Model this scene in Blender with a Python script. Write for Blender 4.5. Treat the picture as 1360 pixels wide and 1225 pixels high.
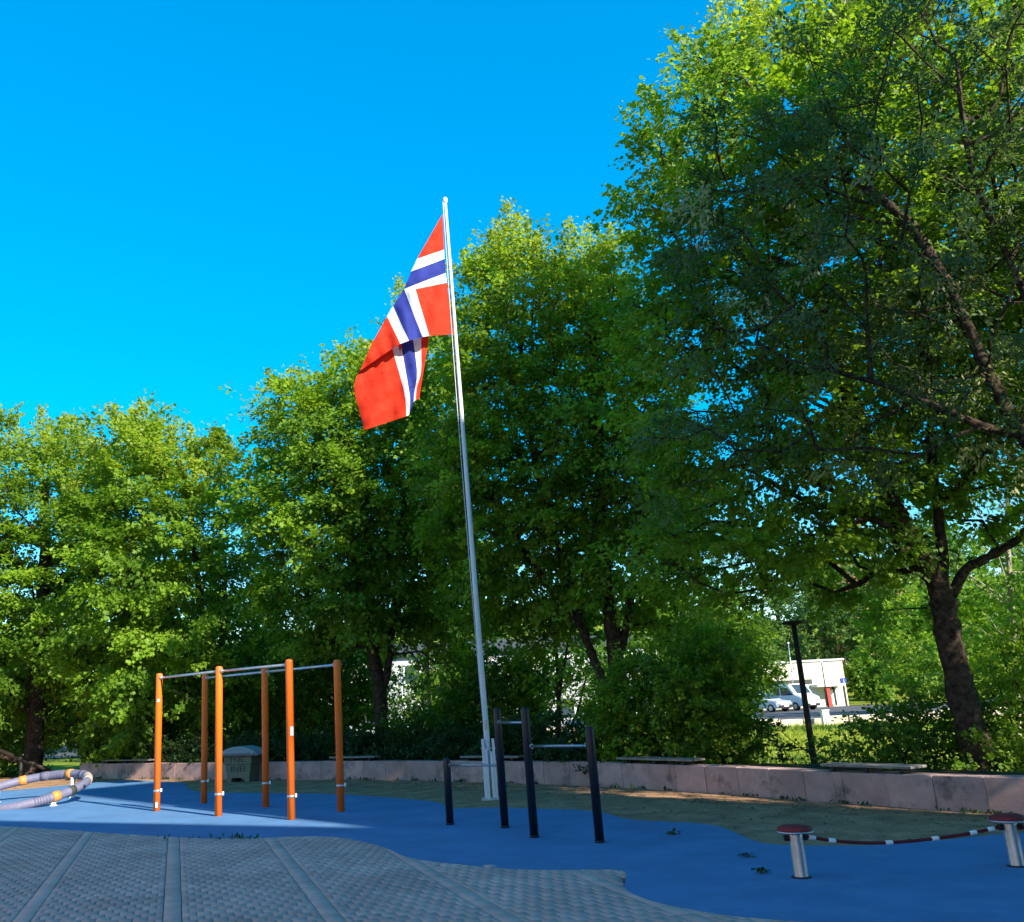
import bpy, bmesh, math, random
import numpy as np
from mathutils import Vector, Matrix

for o in list(bpy.data.objects): bpy.data.objects.remove(o)
S = bpy.context.scene
COL = S.collection
RNG = np.random.default_rng(7)
random.seed(7)

# ------------------------------------------------------------------ camera
FPX, PPX, PPY, CAMH = 1231.0, 544.0, 612.0, 1.6      # calibrated from the vertical posts
PITCH, ROLL = math.radians(14.88), math.radians(-2.84)
_f = np.array([0, math.cos(PITCH), math.sin(PITCH)]); _u = np.array([0, -math.sin(PITCH), math.cos(PITCH)]); _x = np.array([1.0, 0, 0])
_r = _x*math.cos(ROLL) + _u*math.sin(ROLL); _u2 = -_x*math.sin(ROLL) + _u*math.cos(ROLL)
cam = bpy.data.cameras.new('camera'); camo = bpy.data.objects.new('camera', cam); COL.objects.link(camo)
cam.sensor_fit = 'HORIZONTAL'; cam.sensor_width = 36; cam.lens = FPX/1360*36
cam.shift_x = (680-PPX)/1360; cam.clip_start = 0.05; cam.clip_end = 2000
camo.matrix_world = Matrix(((_r[0], _u2[0], -_f[0], 0), (_r[1], _u2[1], -_f[1], 0), (_r[2], _u2[2], -_f[2], CAMH), (0, 0, 0, 1)))
S.camera = camo
S.render.resolution_x, S.render.resolution_y = 1024, 922

# ------------------------------------------------------------------ sky, sun, exposure
SUN_EL = math.radians(30)
SDX, SDY = -0.63, 0.777          # horizontal travel direction of the light
sund = Vector((SDX*math.cos(SUN_EL), SDY*math.cos(SUN_EL), -math.sin(SUN_EL))).normalized()
W = bpy.data.worlds.new('World'); S.world = W; W.use_nodes = True
wn = W.node_tree; bg = wn.nodes['Background']
sky = wn.nodes.new('ShaderNodeTexSky'); sky.sky_type = 'NISHITA'; sky.sun_disc = False
sky.sun_elevation = SUN_EL
sky.sun_rotation = math.atan2(-SDX, -SDY)          # towards the sun, clockwise from +Y
sky.air_density = 1.0; sky.dust_density = 0.0; sky.ozone_density = 2.0; sky.altitude = 100
hs = wn.nodes.new('ShaderNodeHueSaturation'); hs.inputs['Saturation'].default_value = 2.25; hs.inputs['Hue'].default_value = 0.495; hs.inputs['Value'].default_value = 1.38
gm = wn.nodes.new('ShaderNodeGamma'); gm.inputs['Gamma'].default_value = 0.64
wn.links.new(sky.outputs[0], gm.inputs['Color']); wn.links.new(gm.outputs[0], hs.inputs['Color']); wn.links.new(hs.outputs[0], bg.inputs['Color'])
bg.inputs['Strength'].default_value = 0.15
sl = bpy.data.lights.new('sun', 'SUN'); so = bpy.data.objects.new('sun', sl); COL.objects.link(so)
sl.energy = 5.0; sl.angle = math.radians(0.6); sl.color = (1.0, 0.90, 0.74)
so.rotation_euler = sund.to_track_quat('-Z', 'Y').to_euler(); so.location = (30, -30, 40)
S.view_settings.view_transform = 'Standard'; S.view_settings.look = 'None'
S.view_settings.exposure = 1.3; S.view_settings.gamma = 1.0; S.view_settings.use_curve_mapping = False

# ------------------------------------------------------------------ pixel helpers
def ray(px, py):
    a, b = (px-PPX)/FPX, -(py-PPY)/FPX
    return a*_r + b*_u2 + _f
def G(px, py, z=0.0):
    d = ray(px, py); t = (z-CAMH)/d[2]
    return np.array([d[0]*t, d[1]*t, z])
def D(px, py, y):
    d = ray(px, py); t = y/d[1]
    return np.array([d[0]*t, y, CAMH + d[2]*t])

# ------------------------------------------------------------------ materials
def nmat(name, col, rough=0.8, metal=0.0, var=0.12, scale=6.0, col2=None, bump=0.0, bscale=60.0, spec=0.3, detail=6.0, coord='Object', mixlo=0.35, mixhi=0.65):
    m = bpy.data.materials.new(name); m.use_nodes = True
    n = m.node_tree.nodes; l = m.node_tree.links; p = n['Principled BSDF']
    p.inputs['Roughness'].default_value = rough; p.inputs['Metallic'].default_value = metal
    p.inputs['Specular IOR Level'].default_value = spec
    tc = n.new('ShaderNodeTexCoord')
    no = n.new('ShaderNodeTexNoise'); no.inputs['Scale'].default_value = scale; no.inputs['Detail'].default_value = detail; no.inputs['Roughness'].default_value = 0.65
    l.new(tc.outputs[coord], no.inputs['Vector'])
    r = n.new('ShaderNodeValToRGB'); r.color_ramp.elements[0].position = mixlo; r.color_ramp.elements[1].position = mixhi
    c = np.array(col)
    a = c*(1-var) if col2 is None else c
    b = c*(1+var) if col2 is None else np.array(col2)
    r.color_ramp.elements[0].color = (*np.clip(a, 0, 1), 1); r.color_ramp.elements[1].color = (*np.clip(b, 0, 1), 1)
    l.new(no.outputs['Fac'], r.inputs['Fac']); l.new(r.outputs['Color'], p.inputs['Base Color'])
    if bump > 0:
        nb = n.new('ShaderNodeTexNoise'); nb.inputs['Scale'].default_value = bscale; nb.inputs['Detail'].default_value = 5
        l.new(tc.outputs[coord], nb.inputs['Vector'])
        bu = n.new('ShaderNodeBump'); bu.inputs['Strength'].default_value = bump; bu.inputs['Distance'].default_value = 0.02
        l.new(nb.outputs['Fac'], bu.inputs['Height']); l.new(bu.outputs['Normal'], p.inputs['Normal'])
    m['ramp'] = r.name
    return m

def speckle(m, col, scale, lo, hi, fac=0.6):
    """lay a second noise colour over a material's ramp (stains, specks, litter)"""
    n = m.node_tree.nodes; l = m.node_tree.links; p = n['Principled BSDF']
    src = p.inputs['Base Color'].links[0].from_socket
    tc = [x for x in n if x.type == 'TEX_COORD'][0]
    no = n.new('ShaderNodeTexNoise'); no.inputs['Scale'].default_value = scale; no.inputs['Detail'].default_value = 8; no.inputs['Roughness'].default_value = 0.7
    l.new(tc.outputs['Object'], no.inputs['Vector'])
    mr = n.new('ShaderNodeMapRange'); mr.inputs['From Min'].default_value = lo; mr.inputs['From Max'].default_value = hi; mr.inputs['To Max'].default_value = fac
    l.new(no.outputs['Fac'], mr.inputs['Value'])
    mx = n.new('ShaderNodeMix'); mx.data_type = 'RGBA'; mx.inputs['B'].default_value = (*col, 1)
    l.new(mr.outputs['Result'], mx.inputs['Factor']); l.new(src, mx.inputs['A']); l.new(mx.outputs['Result'], p.inputs['Base Color'])
    return m

def leafmat(name, dark, light, young, trans, tmix=0.42, gloss=0.35):
    m = bpy.data.materials.new(name); m.use_nodes = True
    n = m.node_tree.nodes; l = m.node_tree.links; p = n['Principled BSDF']; out = n['Material Output']
    a = n.new('ShaderNodeAttribute'); a.attribute_name = 'tone'
    y = n.new('ShaderNodeAttribute'); y.attribute_name = 'young'  # yellow mix for young leaves; on tree crowns it also paints in sunlight
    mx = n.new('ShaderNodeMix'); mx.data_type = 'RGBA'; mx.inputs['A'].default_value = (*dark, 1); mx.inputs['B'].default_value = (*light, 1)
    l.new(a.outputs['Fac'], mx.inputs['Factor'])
    m2 = n.new('ShaderNodeMix'); m2.data_type = 'RGBA'; m2.inputs['B'].default_value = (*young, 1)
    l.new(y.outputs['Fac'], m2.inputs['Factor']); l.new(mx.outputs['Result'], m2.inputs['A'])
    p.inputs['Roughness'].default_value = 0.55; p.inputs['Specular IOR Level'].default_value = gloss
    l.new(m2.outputs['Result'], p.inputs['Base Color'])
    t = n.new('ShaderNodeBsdfTranslucent')
    m3 = n.new('ShaderNodeMix'); m3.data_type = 'RGBA'; m3.blend_type = 'MULTIPLY'; m3.inputs['Factor'].default_value = 1; m3.inputs['B'].default_value = (*trans, 1)
    l.new(m2.outputs['Result'], m3.inputs['A']); l.new(m3.outputs['Result'], t.inputs['Color'])
    sh = n.new('ShaderNodeMixShader'); sh.inputs['Fac'].default_value = tmix
    l.new(p.outputs[0], sh.inputs[1]); l.new(t.outputs[0], sh.inputs[2]); l.new(sh.outputs[0], out.inputs['Surface'])
    return m

M = {}
M['maple'] = leafmat('maple_leaf', (0.042, 0.122, 0.013), (0.205, 0.340, 0.020), (0.38, 0.38, 0.04), (2.0, 1.85, 0.9), 0.47)
M['ash'] = leafmat('ash_leaf', (0.030, 0.070, 0.020), (0.085, 0.135, 0.042), (0.34, 0.34, 0.15), (1.9, 2.0, 1.2), 0.34, 0.5)
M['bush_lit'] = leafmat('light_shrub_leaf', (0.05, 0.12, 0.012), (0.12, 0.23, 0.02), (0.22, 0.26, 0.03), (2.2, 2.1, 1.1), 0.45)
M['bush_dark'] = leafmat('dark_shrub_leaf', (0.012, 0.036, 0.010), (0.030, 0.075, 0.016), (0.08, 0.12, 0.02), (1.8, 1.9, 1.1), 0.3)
M['far'] = leafmat('far_leaf', (0.028, 0.075, 0.014), (0.085, 0.165, 0.024), (0.17, 0.21, 0.04), (2.0, 2.0, 1.1), 0.4)
M['grass'] = leafmat('grass_blade', (0.14, 0.20, 0.012), (0.28, 0.34, 0.025), (0.40, 0.38, 0.06), (1.8, 1.7, 1.0), 0.4)
M['bark'] = nmat('bark', (0.050, 0.037, 0.028), 0.95, var=0.65, scale=11, bump=1.0, bscale=16, spec=0.1)
M['bark_pale'] = nmat('pale_bark', (0.30, 0.27, 0.22), 0.9, var=0.35, scale=9, bump=0.4, bscale=25, spec=0.1)
M['blue'] = speckle(speckle(nmat('blue_rubber', (0.080, 0.195, 0.375), 0.85, var=0.10, scale=1.2, bump=0.35, bscale=220, spec=0.25), (0.13, 0.25, 0.46), 140, 0.5, 0.72, 0.55), (0.06, 0.12, 0.24), 0.9, 0.50, 0.75, 0.6)
speckle(speckle(M['blue'], (0.20, 0.28, 0.38), 1.7, 0.55, 0.78, 0.55), (0.10, 0.085, 0.06), 26, 0.66, 0.72, 0.8)
M['soil'] = speckle(speckle(nmat('gravelly_soil', (0.37, 0.215, 0.125), 0.95, var=0.3, scale=2.2, bump=0.7, bscale=90, spec=0.1), (0.14, 0.085, 0.05), 18, 0.55, 0.66, 0.75), (0.46, 0.29, 0.18), 55, 0.56, 0.70, 0.6)
M['bed'] = nmat('paver_joint_sand', (0.17, 0.12, 0.105), 0.95, var=0.3, scale=12, spec=0.1)
M['paver'] = speckle(speckle(nmat('concrete_paver', (0.52, 0.345, 0.305), 0.88, var=0.16, scale=0.9, bump=0.25, bscale=160, spec=0.2, coord='Object'), (0.34, 0.235, 0.205), 0.55, 0.50, 0.72, 0.45), (0.58, 0.40, 0.36), 40, 0.55, 0.75, 0.35)
M['slab'] = speckle(nmat('border_slab', (0.53, 0.355, 0.315), 0.85, var=0.12, scale=1.5, bump=0.15, bscale=150, spec=0.2), (0.36, 0.25, 0.22), 1.2, 0.52, 0.72, 0.4)
M['ground'] = speckle(nmat('grass_ground', (0.12, 0.17, 0.014), 0.95, col2=(0.22, 0.26, 0.025), scale=0.35, bump=0.6, bscale=12, spec=0.1), (0.20, 0.19, 0.05), 2.5, 0.55, 0.75, 0.5)
M['bedsoil'] = speckle(nmat('planting_soil', (0.035, 0.030, 0.018), 0.95, var=0.4, scale=3, bump=0.7, bscale=40, spec=0.1), (0.05, 0.09, 0.012), 2.0, 0.48, 0.62, 0.8)
M['wall'] = speckle(speckle(nmat('concrete_block', (0.43, 0.285, 0.265), 0.9, var=0.16, scale=3, bump=0.35, bscale=60, spec=0.2), (0.085, 0.080, 0.075), 2.1, 0.53, 0.66, 0.75), (0.33, 0.30, 0.29), 14, 0.56, 0.72, 0.35)
M['wood'] = speckle(nmat('weathered_wood', (0.24, 0.215, 0.19), 0.85, var=0.25, scale=4, bump=0.3, bscale=40, spec=0.2), (0.10, 0.09, 0.08), 7, 0.5, 0.7, 0.6)
M['dark'] = nmat('dark_bracket', (0.02, 0.02, 0.022), 0.6, var=0.2)
M['orange'] = speckle(nmat('orange_paint', (0.80, 0.150, 0.008), 0.42, var=0.05, scale=3, spec=0.45), (0.45, 0.10, 0.012), 9, 0.60, 0.78, 0.5)
M['navy'] = speckle(nmat('dark_blue_paint', (0.007, 0.009, 0.018), 0.45, var=0.2, scale=5, spec=0.4), (0.06, 0.06, 0.07), 16, 0.64, 0.74, 0.5)
M['steel'] = nmat('galvanised_steel', (0.52, 0.53, 0.55), 0.38, 0.85, var=0.12, scale=14)
M['bar'] = nmat('brushed_bar', (0.30, 0.33, 0.38), 0.35, 0.9, var=0.12, scale=14)
M['white'] = nmat('white_paint', (0.78, 0.78, 0.78), 0.45, var=0.05, scale=5)
M['polewhite'] = speckle(nmat('white_fibreglass', (0.66, 0.67, 0.70), 0.4, var=0.05, scale=3), (0.42, 0.42, 0.42), 5, 0.58, 0.8, 0.35)
M['red'] = speckle(nmat('worn_red_rubber', (0.20, 0.018, 0.018), 0.6, var=0.2, scale=8), (0.08, 0.012, 0.014), 10, 0.5, 0.7, 0.7)
M['rope'] = nmat('red_rope', (0.13, 0.014, 0.020), 0.8, var=0.3, scale=60, bump=0.5, bscale=180)
M['cream'] = nmat('cream_plastic', (0.40, 0.32, 0.28), 0.5, var=0.06)
M['lav'] = speckle(nmat('lavender_grey_sleeve', (0.13, 0.13, 0.20), 0.55, var=0.10, scale=5), (0.20, 0.20, 0.28), 18, 0.52, 0.7, 0.5)
M['lavdark'] = nmat('dark_ribbed_sleeve', (0.10, 0.10, 0.16), 0.7, var=0.15)
M['amber'] = nmat('orange_band', (0.60, 0.22, 0.05), 0.5, var=0.08)
M['green'] = nmat('green_band', (0.03, 0.32, 0.17), 0.5, var=0.08)
M['binbody'] = speckle(nmat('faded_green_plastic', (0.17, 0.175, 0.12), 0.65, var=0.10, scale=4), (0.11, 0.13, 0.08), 6, 0.5, 0.75, 0.6)
M['binlid'] = speckle(nmat('grey_plastic_lid', (0.30, 0.31, 0.33), 0.6, var=0.10, scale=4), (0.18, 0.19, 0.19), 8, 0.52, 0.72, 0.6)
M['ink'] = nmat('black_lettering', (0.035, 0.040, 0.032), 0.7, var=0.1)
M['lampm'] = nmat('dark_brown_metal', (0.030, 0.022, 0.018), 0.6, 0.2, var=0.2, scale=9)
M['cladding'] = nmat('cream_render', (0.64, 0.59, 0.47), 0.8, var=0.04, scale=0.6)
M['offwhite'] = nmat('grey_white_render', (0.55, 0.55, 0.56), 0.8, var=0.05, scale=0.5)
M['reflector'] = nmat('cream_plaster', (0.78, 0.60, 0.44), 0.85, var=0.05, scale=0.5)  # warm wall colour of the building added for bounce light
M['apart'] = nmat('pale_grey_render', (0.40, 0.41, 0.42), 0.8, var=0.06, scale=0.5)
M['brick'] = nmat('red_brown_brick', (0.26, 0.11, 0.07), 0.9, var=0.2, scale=1.5)
M['orangewall'] = nmat('orange_render', (0.62, 0.20, 0.08), 0.85, var=0.1, scale=1)
M['roof'] = nmat('dark_roof', (0.06, 0.06, 0.065), 0.8, var=0.2, scale=2)
M['glass'] = nmat('window_glass', (0.03, 0.045, 0.06), 0.08, var=0.2, scale=2, spec=0.7)
M['redpaint'] = nmat('red_post_paint', (0.55, 0.04, 0.03), 0.5, var=0.08)
M['signblue'] = nmat('blue_sign', (0.015, 0.05, 0.32), 0.5, var=0.05)
M['asphalt'] = nmat('asphalt', (0.075, 0.078, 0.088), 0.9, var=0.15, scale=2)
M['stone'] = nmat('pale_stone', (0.46, 0.40, 0.33), 0.9, var=0.2, scale=2, bump=0.4, bscale=10)
M['carwhite'] = nmat('white_car_paint', (0.72, 0.74, 0.77), 0.3, var=0.03, spec=0.5)
M['cargrey'] = nmat('silver_car_paint', (0.50, 0.55, 0.62), 0.3, 0.2, var=0.03, spec=0.5)
M['tyre'] = nmat('tyre_rubber', (0.02, 0.02, 0.02), 0.9, var=0.1)
M['lamplight'] = nmat('rear_lamp', (0.5, 0.02, 0.02), 0.3, var=0.05)

def per_piece(m, lo, hi):
    n = m.node_tree.nodes; l = m.node_tree.links; p = n['Principled BSDF']; src = p.inputs['Base Color'].links[0].from_socket
    g = n.new('ShaderNodeNewGeometry'); mr = n.new('ShaderNodeMapRange'); mr.inputs['To Min'].default_value = lo; mr.inputs['To Max'].default_value = hi
    oi = n.new('ShaderNodeObjectInfo'); ad = n.new('ShaderNodeMath'); ad.operation = 'ADD'; fr = n.new('ShaderNodeMath'); fr.operation = 'FRACT'
    l.new(g.outputs['Random Per Island'], ad.inputs[0]); l.new(oi.outputs['Random'], ad.inputs[1]); l.new(ad.outputs[0], fr.inputs[0])
    l.new(fr.outputs[0], mr.inputs['Value'])
    mx = n.new('ShaderNodeMix'); mx.data_type = 'RGBA'; mx.blend_type = 'MULTIPLY'; mx.inputs['Factor'].default_value = 1
    cb = n.new('ShaderNodeCombineColor')
    for i in range(3): l.new(mr.outputs['Result'], cb.inputs[i])
    l.new(src, mx.inputs['A']); l.new(cb.outputs[0], mx.inputs['B']); l.new(mx.outputs['Result'], p.inputs['Base Color'])
per_piece(M['paver'], 0.88, 1.08); per_piece(M['slab'], 0.92, 1.06); per_piece(M['wall'], 0.82, 1.08)

# flag cloth: pattern from the cloth's own (u, v) coordinates, 22 x 16 units
def flagmat():
    m = bpy.data.materials.new('flag_cloth'); m.use_nodes = True
    n = m.node_tree.nodes; l = m.node_tree.links; p = n['Principled BSDF']; out = n['Material Output']
    uv = n.new('ShaderNodeUVMap'); uv.uv_map = 'cloth'
    sp = n.new('ShaderNodeSeparateXYZ'); l.new(uv.outputs[0], sp.inputs[0])
    def mth(op, a, b):
        x = n.new('ShaderNodeMath'); x.operation = op
        for i, s in enumerate((a, b)):
            if hasattr(s, 'links'): l.new(s, x.inputs[i])
            else: x.inputs[i].default_value = s
        return x.outputs[0]
    def band(s, c, h):       # |s-c|<h
        return mth('LESS_THAN', mth('ABSOLUTE', mth('SUBTRACT', s, c), 0.0), h)
    U, V = sp.outputs[0], sp.outputs[1]
    white = mth('MAXIMUM', band(U, 8.0, 2.0), band(V, 8.0, 2.0))
    blue = mth('MAXIMUM', band(U, 8.0, 1.0), band(V, 8.0, 1.0))
    a = n.new('ShaderNodeMix'); a.data_type = 'RGBA'; a.inputs['A'].default_value = (0.74, 0.042, 0.016, 1); a.inputs['B'].default_value = (0.80, 0.80, 0.80, 1)
    b = n.new('ShaderNodeMix'); b.data_type = 'RGBA'; b.inputs['B'].default_value = (0.035, 0.05, 0.30, 1)
    l.new(white, a.inputs['Factor']); l.new(blue, b.inputs['Factor']); l.new(a.outputs['Result'], b.inputs['A'])
    l.new(b.outputs['Result'], p.inputs['Base Color']); p.inputs['Roughness'].default_value = 0.75; p.inputs['Specular IOR Level'].default_value = 0.15
    tc = n.new('ShaderNodeTexCoord'); wv = n.new('ShaderNodeTexNoise'); wv.inputs['Scale'].default_value = 2.2; wv.inputs['Detail'].default_value = 2
    l.new(tc.outputs['Object'], wv.inputs['Vector'])
    bu = n.new('ShaderNodeBump'); bu.inputs['Strength'].default_value = 0.5; bu.inputs['Distance'].default_value = 0.15
    l.new(wv.outputs['Fac'], bu.inputs['Height']); l.new(bu.outputs['Normal'], p.inputs['Normal'])
    t = n.new('ShaderNodeBsdfTranslucent'); l.new(b.outputs['Result'], t.inputs['Color'])
    sh = n.new('ShaderNodeMixShader'); sh.inputs['Fac'].default_value = 0.35
    l.new(p.outputs[0], sh.inputs[1]); l.new(t.outputs[0], sh.inputs[2]); l.new(sh.outputs[0], out.inputs['Surface'])
    return m
M['flag'] = flagmat()

# ------------------------------------------------------------------ object helpers
def tag(o, label=None, cat=None, group=None, kind=None):
    if label: o['label'] = label
    if cat: o['category'] = cat
    if group: o['group'] = group
    if kind: o['kind'] = kind
    return o
def empty(name, loc, label, cat, group=None, rz=0.0):
    o = bpy.data.objects.new(name, None); COL.objects.link(o)
    o.location = tuple(loc); o.rotation_euler = (0, 0, rz); o.empty_display_size = 0.2
    return tag(o, label, cat, group)
def link(name, me, mat, parent=None, world=True):
    o = bpy.data.objects.new(name, me); COL.objects.link(o)
    if mat is not None and len(me.materials) == 0: me.materials.append(M[mat] if isinstance(mat, str) else mat)
    if parent is not None:
        o.parent = parent
        if world:      # mesh given in world coordinates
            mw = Matrix.Translation(parent.location) @ parent.rotation_euler.to_matrix().to_4x4()
            p = parent
            if p.parent is not None:
                mw = Matrix(p['mw']).copy() if 'mw' in p else mw
            o.matrix_parent_inverse = mw.inverted()
    return o
def fastmesh(name, V, F, smooth=False):
    """V (n,3); F (m,k) uniform polygon size"""
    V = np.asarray(V, dtype=np.float32); F = np.asarray(F, dtype=np.int32)
    me = bpy.data.meshes.new(name)
    me.vertices.add(len(V)); me.vertices.foreach_set('co', V.ravel())
    k = F.shape[1]; me.loops.add(F.size); me.loops.foreach_set('vertex_index', F.ravel())
    me.polygons.add(len(F)); me.polygons.foreach_set('loop_start', np.arange(0, F.size, k, dtype=np.int32))
    if smooth: me.polygons.foreach_set('use_smooth', np.ones(len(F), dtype=bool))
    me.update(calc_edges=True)
    return me

class MB:
    """collects shapes for ONE mesh"""
    def __init__(s): s.bm = bmesh.new()
    def box(s, c, size, rz=0.0, bevel=0.0, rot=None):
        r = bmesh.ops.create_cube(s.bm, size=1.0); vs = r['verts']
        bmesh.ops.scale(s.bm, vec=size, verts=vs)
        if bevel:
            es = list({e for v in vs for e in v.link_edges})
            r2 = bmesh.ops.bevel(s.bm, geom=es, offset=bevel, segments=2, profile=0.5, affect='EDGES')
            vs = list({v for f in r2['faces'] for v in f.verts} | {v for v in vs if v.is_valid})
        if rot is not None: bmesh.ops.rotate(s.bm, cent=(0, 0, 0), matrix=rot, verts=vs)
        if rz: bmesh.ops.rotate(s.bm, cent=(0, 0, 0), matrix=Matrix.Rotation(rz, 3, 'Z'), verts=vs)
        bmesh.ops.translate(s.bm, vec=tuple(c), verts=vs); return s
    def tube(s, pts, rad, n=12, caps=True):
        pts = [Vector(p) for p in pts]; rad = rad if hasattr(rad, '__len__') else [rad]*len(pts)
        rings = []; up = Vector((0.13, 0.31, 0.94))
        for i, p in enumerate(pts):
            t = (pts[min(i+1, len(pts)-1)] - pts[max(i-1, 0)]).normalized()
            a = t.cross(up)
            if a.length < 1e-3: a = t.cross(Vector((1, 0, 0)))
            a.normalize(); b = t.cross(a)
            rings.append([s.bm.verts.new(p + (a*math.cos(2*math.pi*k/n) + b*math.sin(2*math.pi*k/n))*rad[i]) for k in range(n)])
        for i in range(len(rings)-1):
            for k in range(n):
                f = s.bm.faces.new((rings[i][k], rings[i][(k+1) % n], rings[i+1][(k+1) % n], rings[i+1][k])); f.smooth = True
        if caps: s.bm.faces.new(rings[0][::-1]); s.bm.faces.new(rings[-1])
        return s
    def lathe(s, prof, c=(0, 0, 0), n=24):
        rings = []
        for r, z in prof:
            rings.append([s.bm.verts.new((c[0]+r*math.cos(2*math.pi*k/n), c[1]+r*math.sin(2*math.pi*k/n), c[2]+z)) for k in range(n)])
        for i in range(len(rings)-1):
            for k in range(n):
                f = s.bm.faces.new((rings[i][k], rings[i][(k+1) % n], rings[i+1][(k+1) % n], rings[i+1][k])); f.smooth = True
        s.bm.faces.new(rings[0][::-1]); s.bm.faces.new(rings[-1]); return s
    def prism(s, poly, z0, z1, M4=None):
        a = [s.bm.verts.new((p[0], p[1], z0)) for p in poly]; b = [s.bm.verts.new((p[0], p[1], z1)) for p in poly]; n = len(poly)
        s.bm.faces.new(a[::-1]); s.bm.faces.new(b)
        for k in range(n): s.bm.faces.new((a[k], a[(k+1) % n], b[(k+1) % n], b[k]))
        if M4 is not None: bmesh.ops.transform(s.bm, matrix=M4, verts=a+b)
        return s
    def build(s, name, mat, parent=None, world=True, tri=False):
        if tri: bmesh.ops.triangulate(s.bm, faces=s.bm.faces[:])
        bmesh.ops.recalc_face_normals(s.bm, faces=s.bm.faces[:])
        me = bpy.data.meshes.new(name); s.bm.to_mesh(me); s.bm.free()
        return link(name, me, mat, parent, world)
def sub(o, parent_root):
    """remember the parent's frame so sub-parts given in world coordinates land right"""
    o['mw'] = [list(r) for r in (Matrix.Translation(parent_root.location) @ parent_root.rotation_euler.to_matrix().to_4x4())]
    return o
def subpart(mb, name, mat, part):
    o = mb.build(name, mat)
    o.parent = part; o.matrix_parent_inverse = Matrix.Identity(4)
    return o
def catmull(P, n=8, closed=False):
    P = [np.array(p, float) for p in P]; out = []; N = len(P)
    rng = range(N) if closed else range(N-1)
    for i in rng:
        p0 = P[(i-1) % N] if closed or i > 0 else P[0]; p1 = P[i]; p2 = P[(i+1) % N]
        p3 = P[(i+2) % N] if closed or i+2 < N else P[-1]
        for k in range(n):
            t = k/n
            out.append(0.5*((2*p1) + (-p0+p2)*t + (2*p0-5*p1+4*p2-p3)*t*t + (-p0+3*p1-3*p2+p3)*t**3))
    if not closed: out.append(P[-1])
    return out
def inpoly(x, y, poly):
    poly = np.asarray(poly); x = np.asarray(x); y = np.asarray(y); c = np.zeros(x.shape, bool); j = len(poly)-1
    for i in range(len(poly)):
        xi, yi = poly[i]; xj, yj = poly[j]
        with np.errstate(divide='ignore', invalid='ignore'):
            c ^= ((yi > y) != (yj > y)) & (x < (xj-xi)*(y-yi)/(yj-yi+1e-12)+xi)
        j = i
    return c

# ------------------------------------------------------------------ the ground
def terrain_z(x, y):
    x = np.asarray(x, float); y = np.asarray(y, float)
    h = np.clip((y-98)/90, 0, 1.6)**1.2*15*(0.75+0.25*np.sin(x*0.03+1.3))
    und = 0.10*np.sin(x*0.21+0.5)*np.sin(y*0.17) * np.clip((np.abs(x)+y-40)/30, 0, 1)
    slope_r = np.clip((x-47)/30, 0, 1)**1.1*4.0*np.clip((y-60)/40, 0, 1)
    return -0.08 - 0.10*np.clip((y-30)/20, 0, 1) + h + und*0.6 + slope_r
xs = np.unique(np.concatenate([np.linspace(-420, -60, 25), np.linspace(-60, 80, 90), np.linspace(80, 420, 25)]))
ys = np.unique(np.concatenate([np.linspace(-60, 0, 8), np.linspace(0, 110, 80), np.linspace(110, 320, 40), np.linspace(320, 800, 8)]))
XX, YY = np.meshgrid(xs, ys); ZZ = terrain_z(XX, YY)
nx, ny = len(xs), len(ys); idx = np.arange(nx*ny).reshape(ny, nx)
F = np.stack([idx[:-1, :-1], idx[:-1, 1:], idx[1:, 1:], idx[1:, :-1]], -1).reshape(-1, 4)
tag(link('ground', fastmesh('ground', np.stack([XX, YY, ZZ], -1).reshape(-1, 3), F, True), 'ground'), 'grassy ground rising to a wooded hill', None, kind='structure')

WALLPX = [(105, 1033), (200, 1034), (300, 1035), (480, 1035), (590, 1037), (780, 1043), (927, 1052), (1003, 1057), (1086, 1064), (1204, 1072)]
WALL = [G(*p)[:2] for p in WALLPX] + [np.array([7.15, 12.0]), np.array([8.3, 11.2]), np.array([9.8, 10.7])]
WC = [np.array(p) for p in catmull(WALL, 10)]
seg = np.cumsum([0]+[np.linalg.norm(WC[i+1]-WC[i]) for i in range(len(WC)-1)]); WLEN = seg[-1]
def wall_at(s):
    s = min(max(s, 0), WLEN); i = min(int(np.searchsorted(seg, s, 'right')-1), len(WC)-2)
    t = (s-seg[i])/(seg[i+1]-seg[i]); p = WC[i]*(1-t)+WC[i+1]*t
    j0, j1 = max(i-2, 0), min(i+3, len(WC)-1)
    d = WC[j1]-WC[j0]; d = d/np.linalg.norm(d); return p, d, np.array([-d[1], d[0]])     # point, along, behind
WH = 0.42

soil = [tuple(p) for p in WC] + [(16, 9), (16, -12), (-40, -12), (-40, 31), (-14, 34)]
b = MB(); vs = [b.bm.verts.new((p[0], p[1], -0.006)) for p in soil]; b.bm.faces.new(vs)
tag(b.build('soil', 'soil', tri=True), 'grey gravelly soil between the blue surface and the wall', kind='structure')

# planting bed behind the wall
rows = []
N = 60
for k in range(N+1):
    p, d, n = wall_at(WLEN*k/N)
    rows.append([(*(p+n*o), z) for o, z in ((0.18, 0.33), (0.8, 0.36), (1.8, 0.34), (3.0, 0.22), (4.4, 0.02), (6.0, -0.25))])
V = np.array(rows).reshape(-1, 3); V[:, 2] += RNG.normal(0, 0.012, len(V))
idx = np.arange(len(V)).reshape(N+1, 6)
F = np.stack([idx[:-1, :-1], idx[1:, :-1], idx[1:, 1:], idx[:-1, 1:]], -1).reshape(-1, 4)
tag(link('planting_bed', fastmesh('planting_bed', V, F, True), 'bedsoil'), 'dark planting bed behind the low wall', kind='structure')

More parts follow.
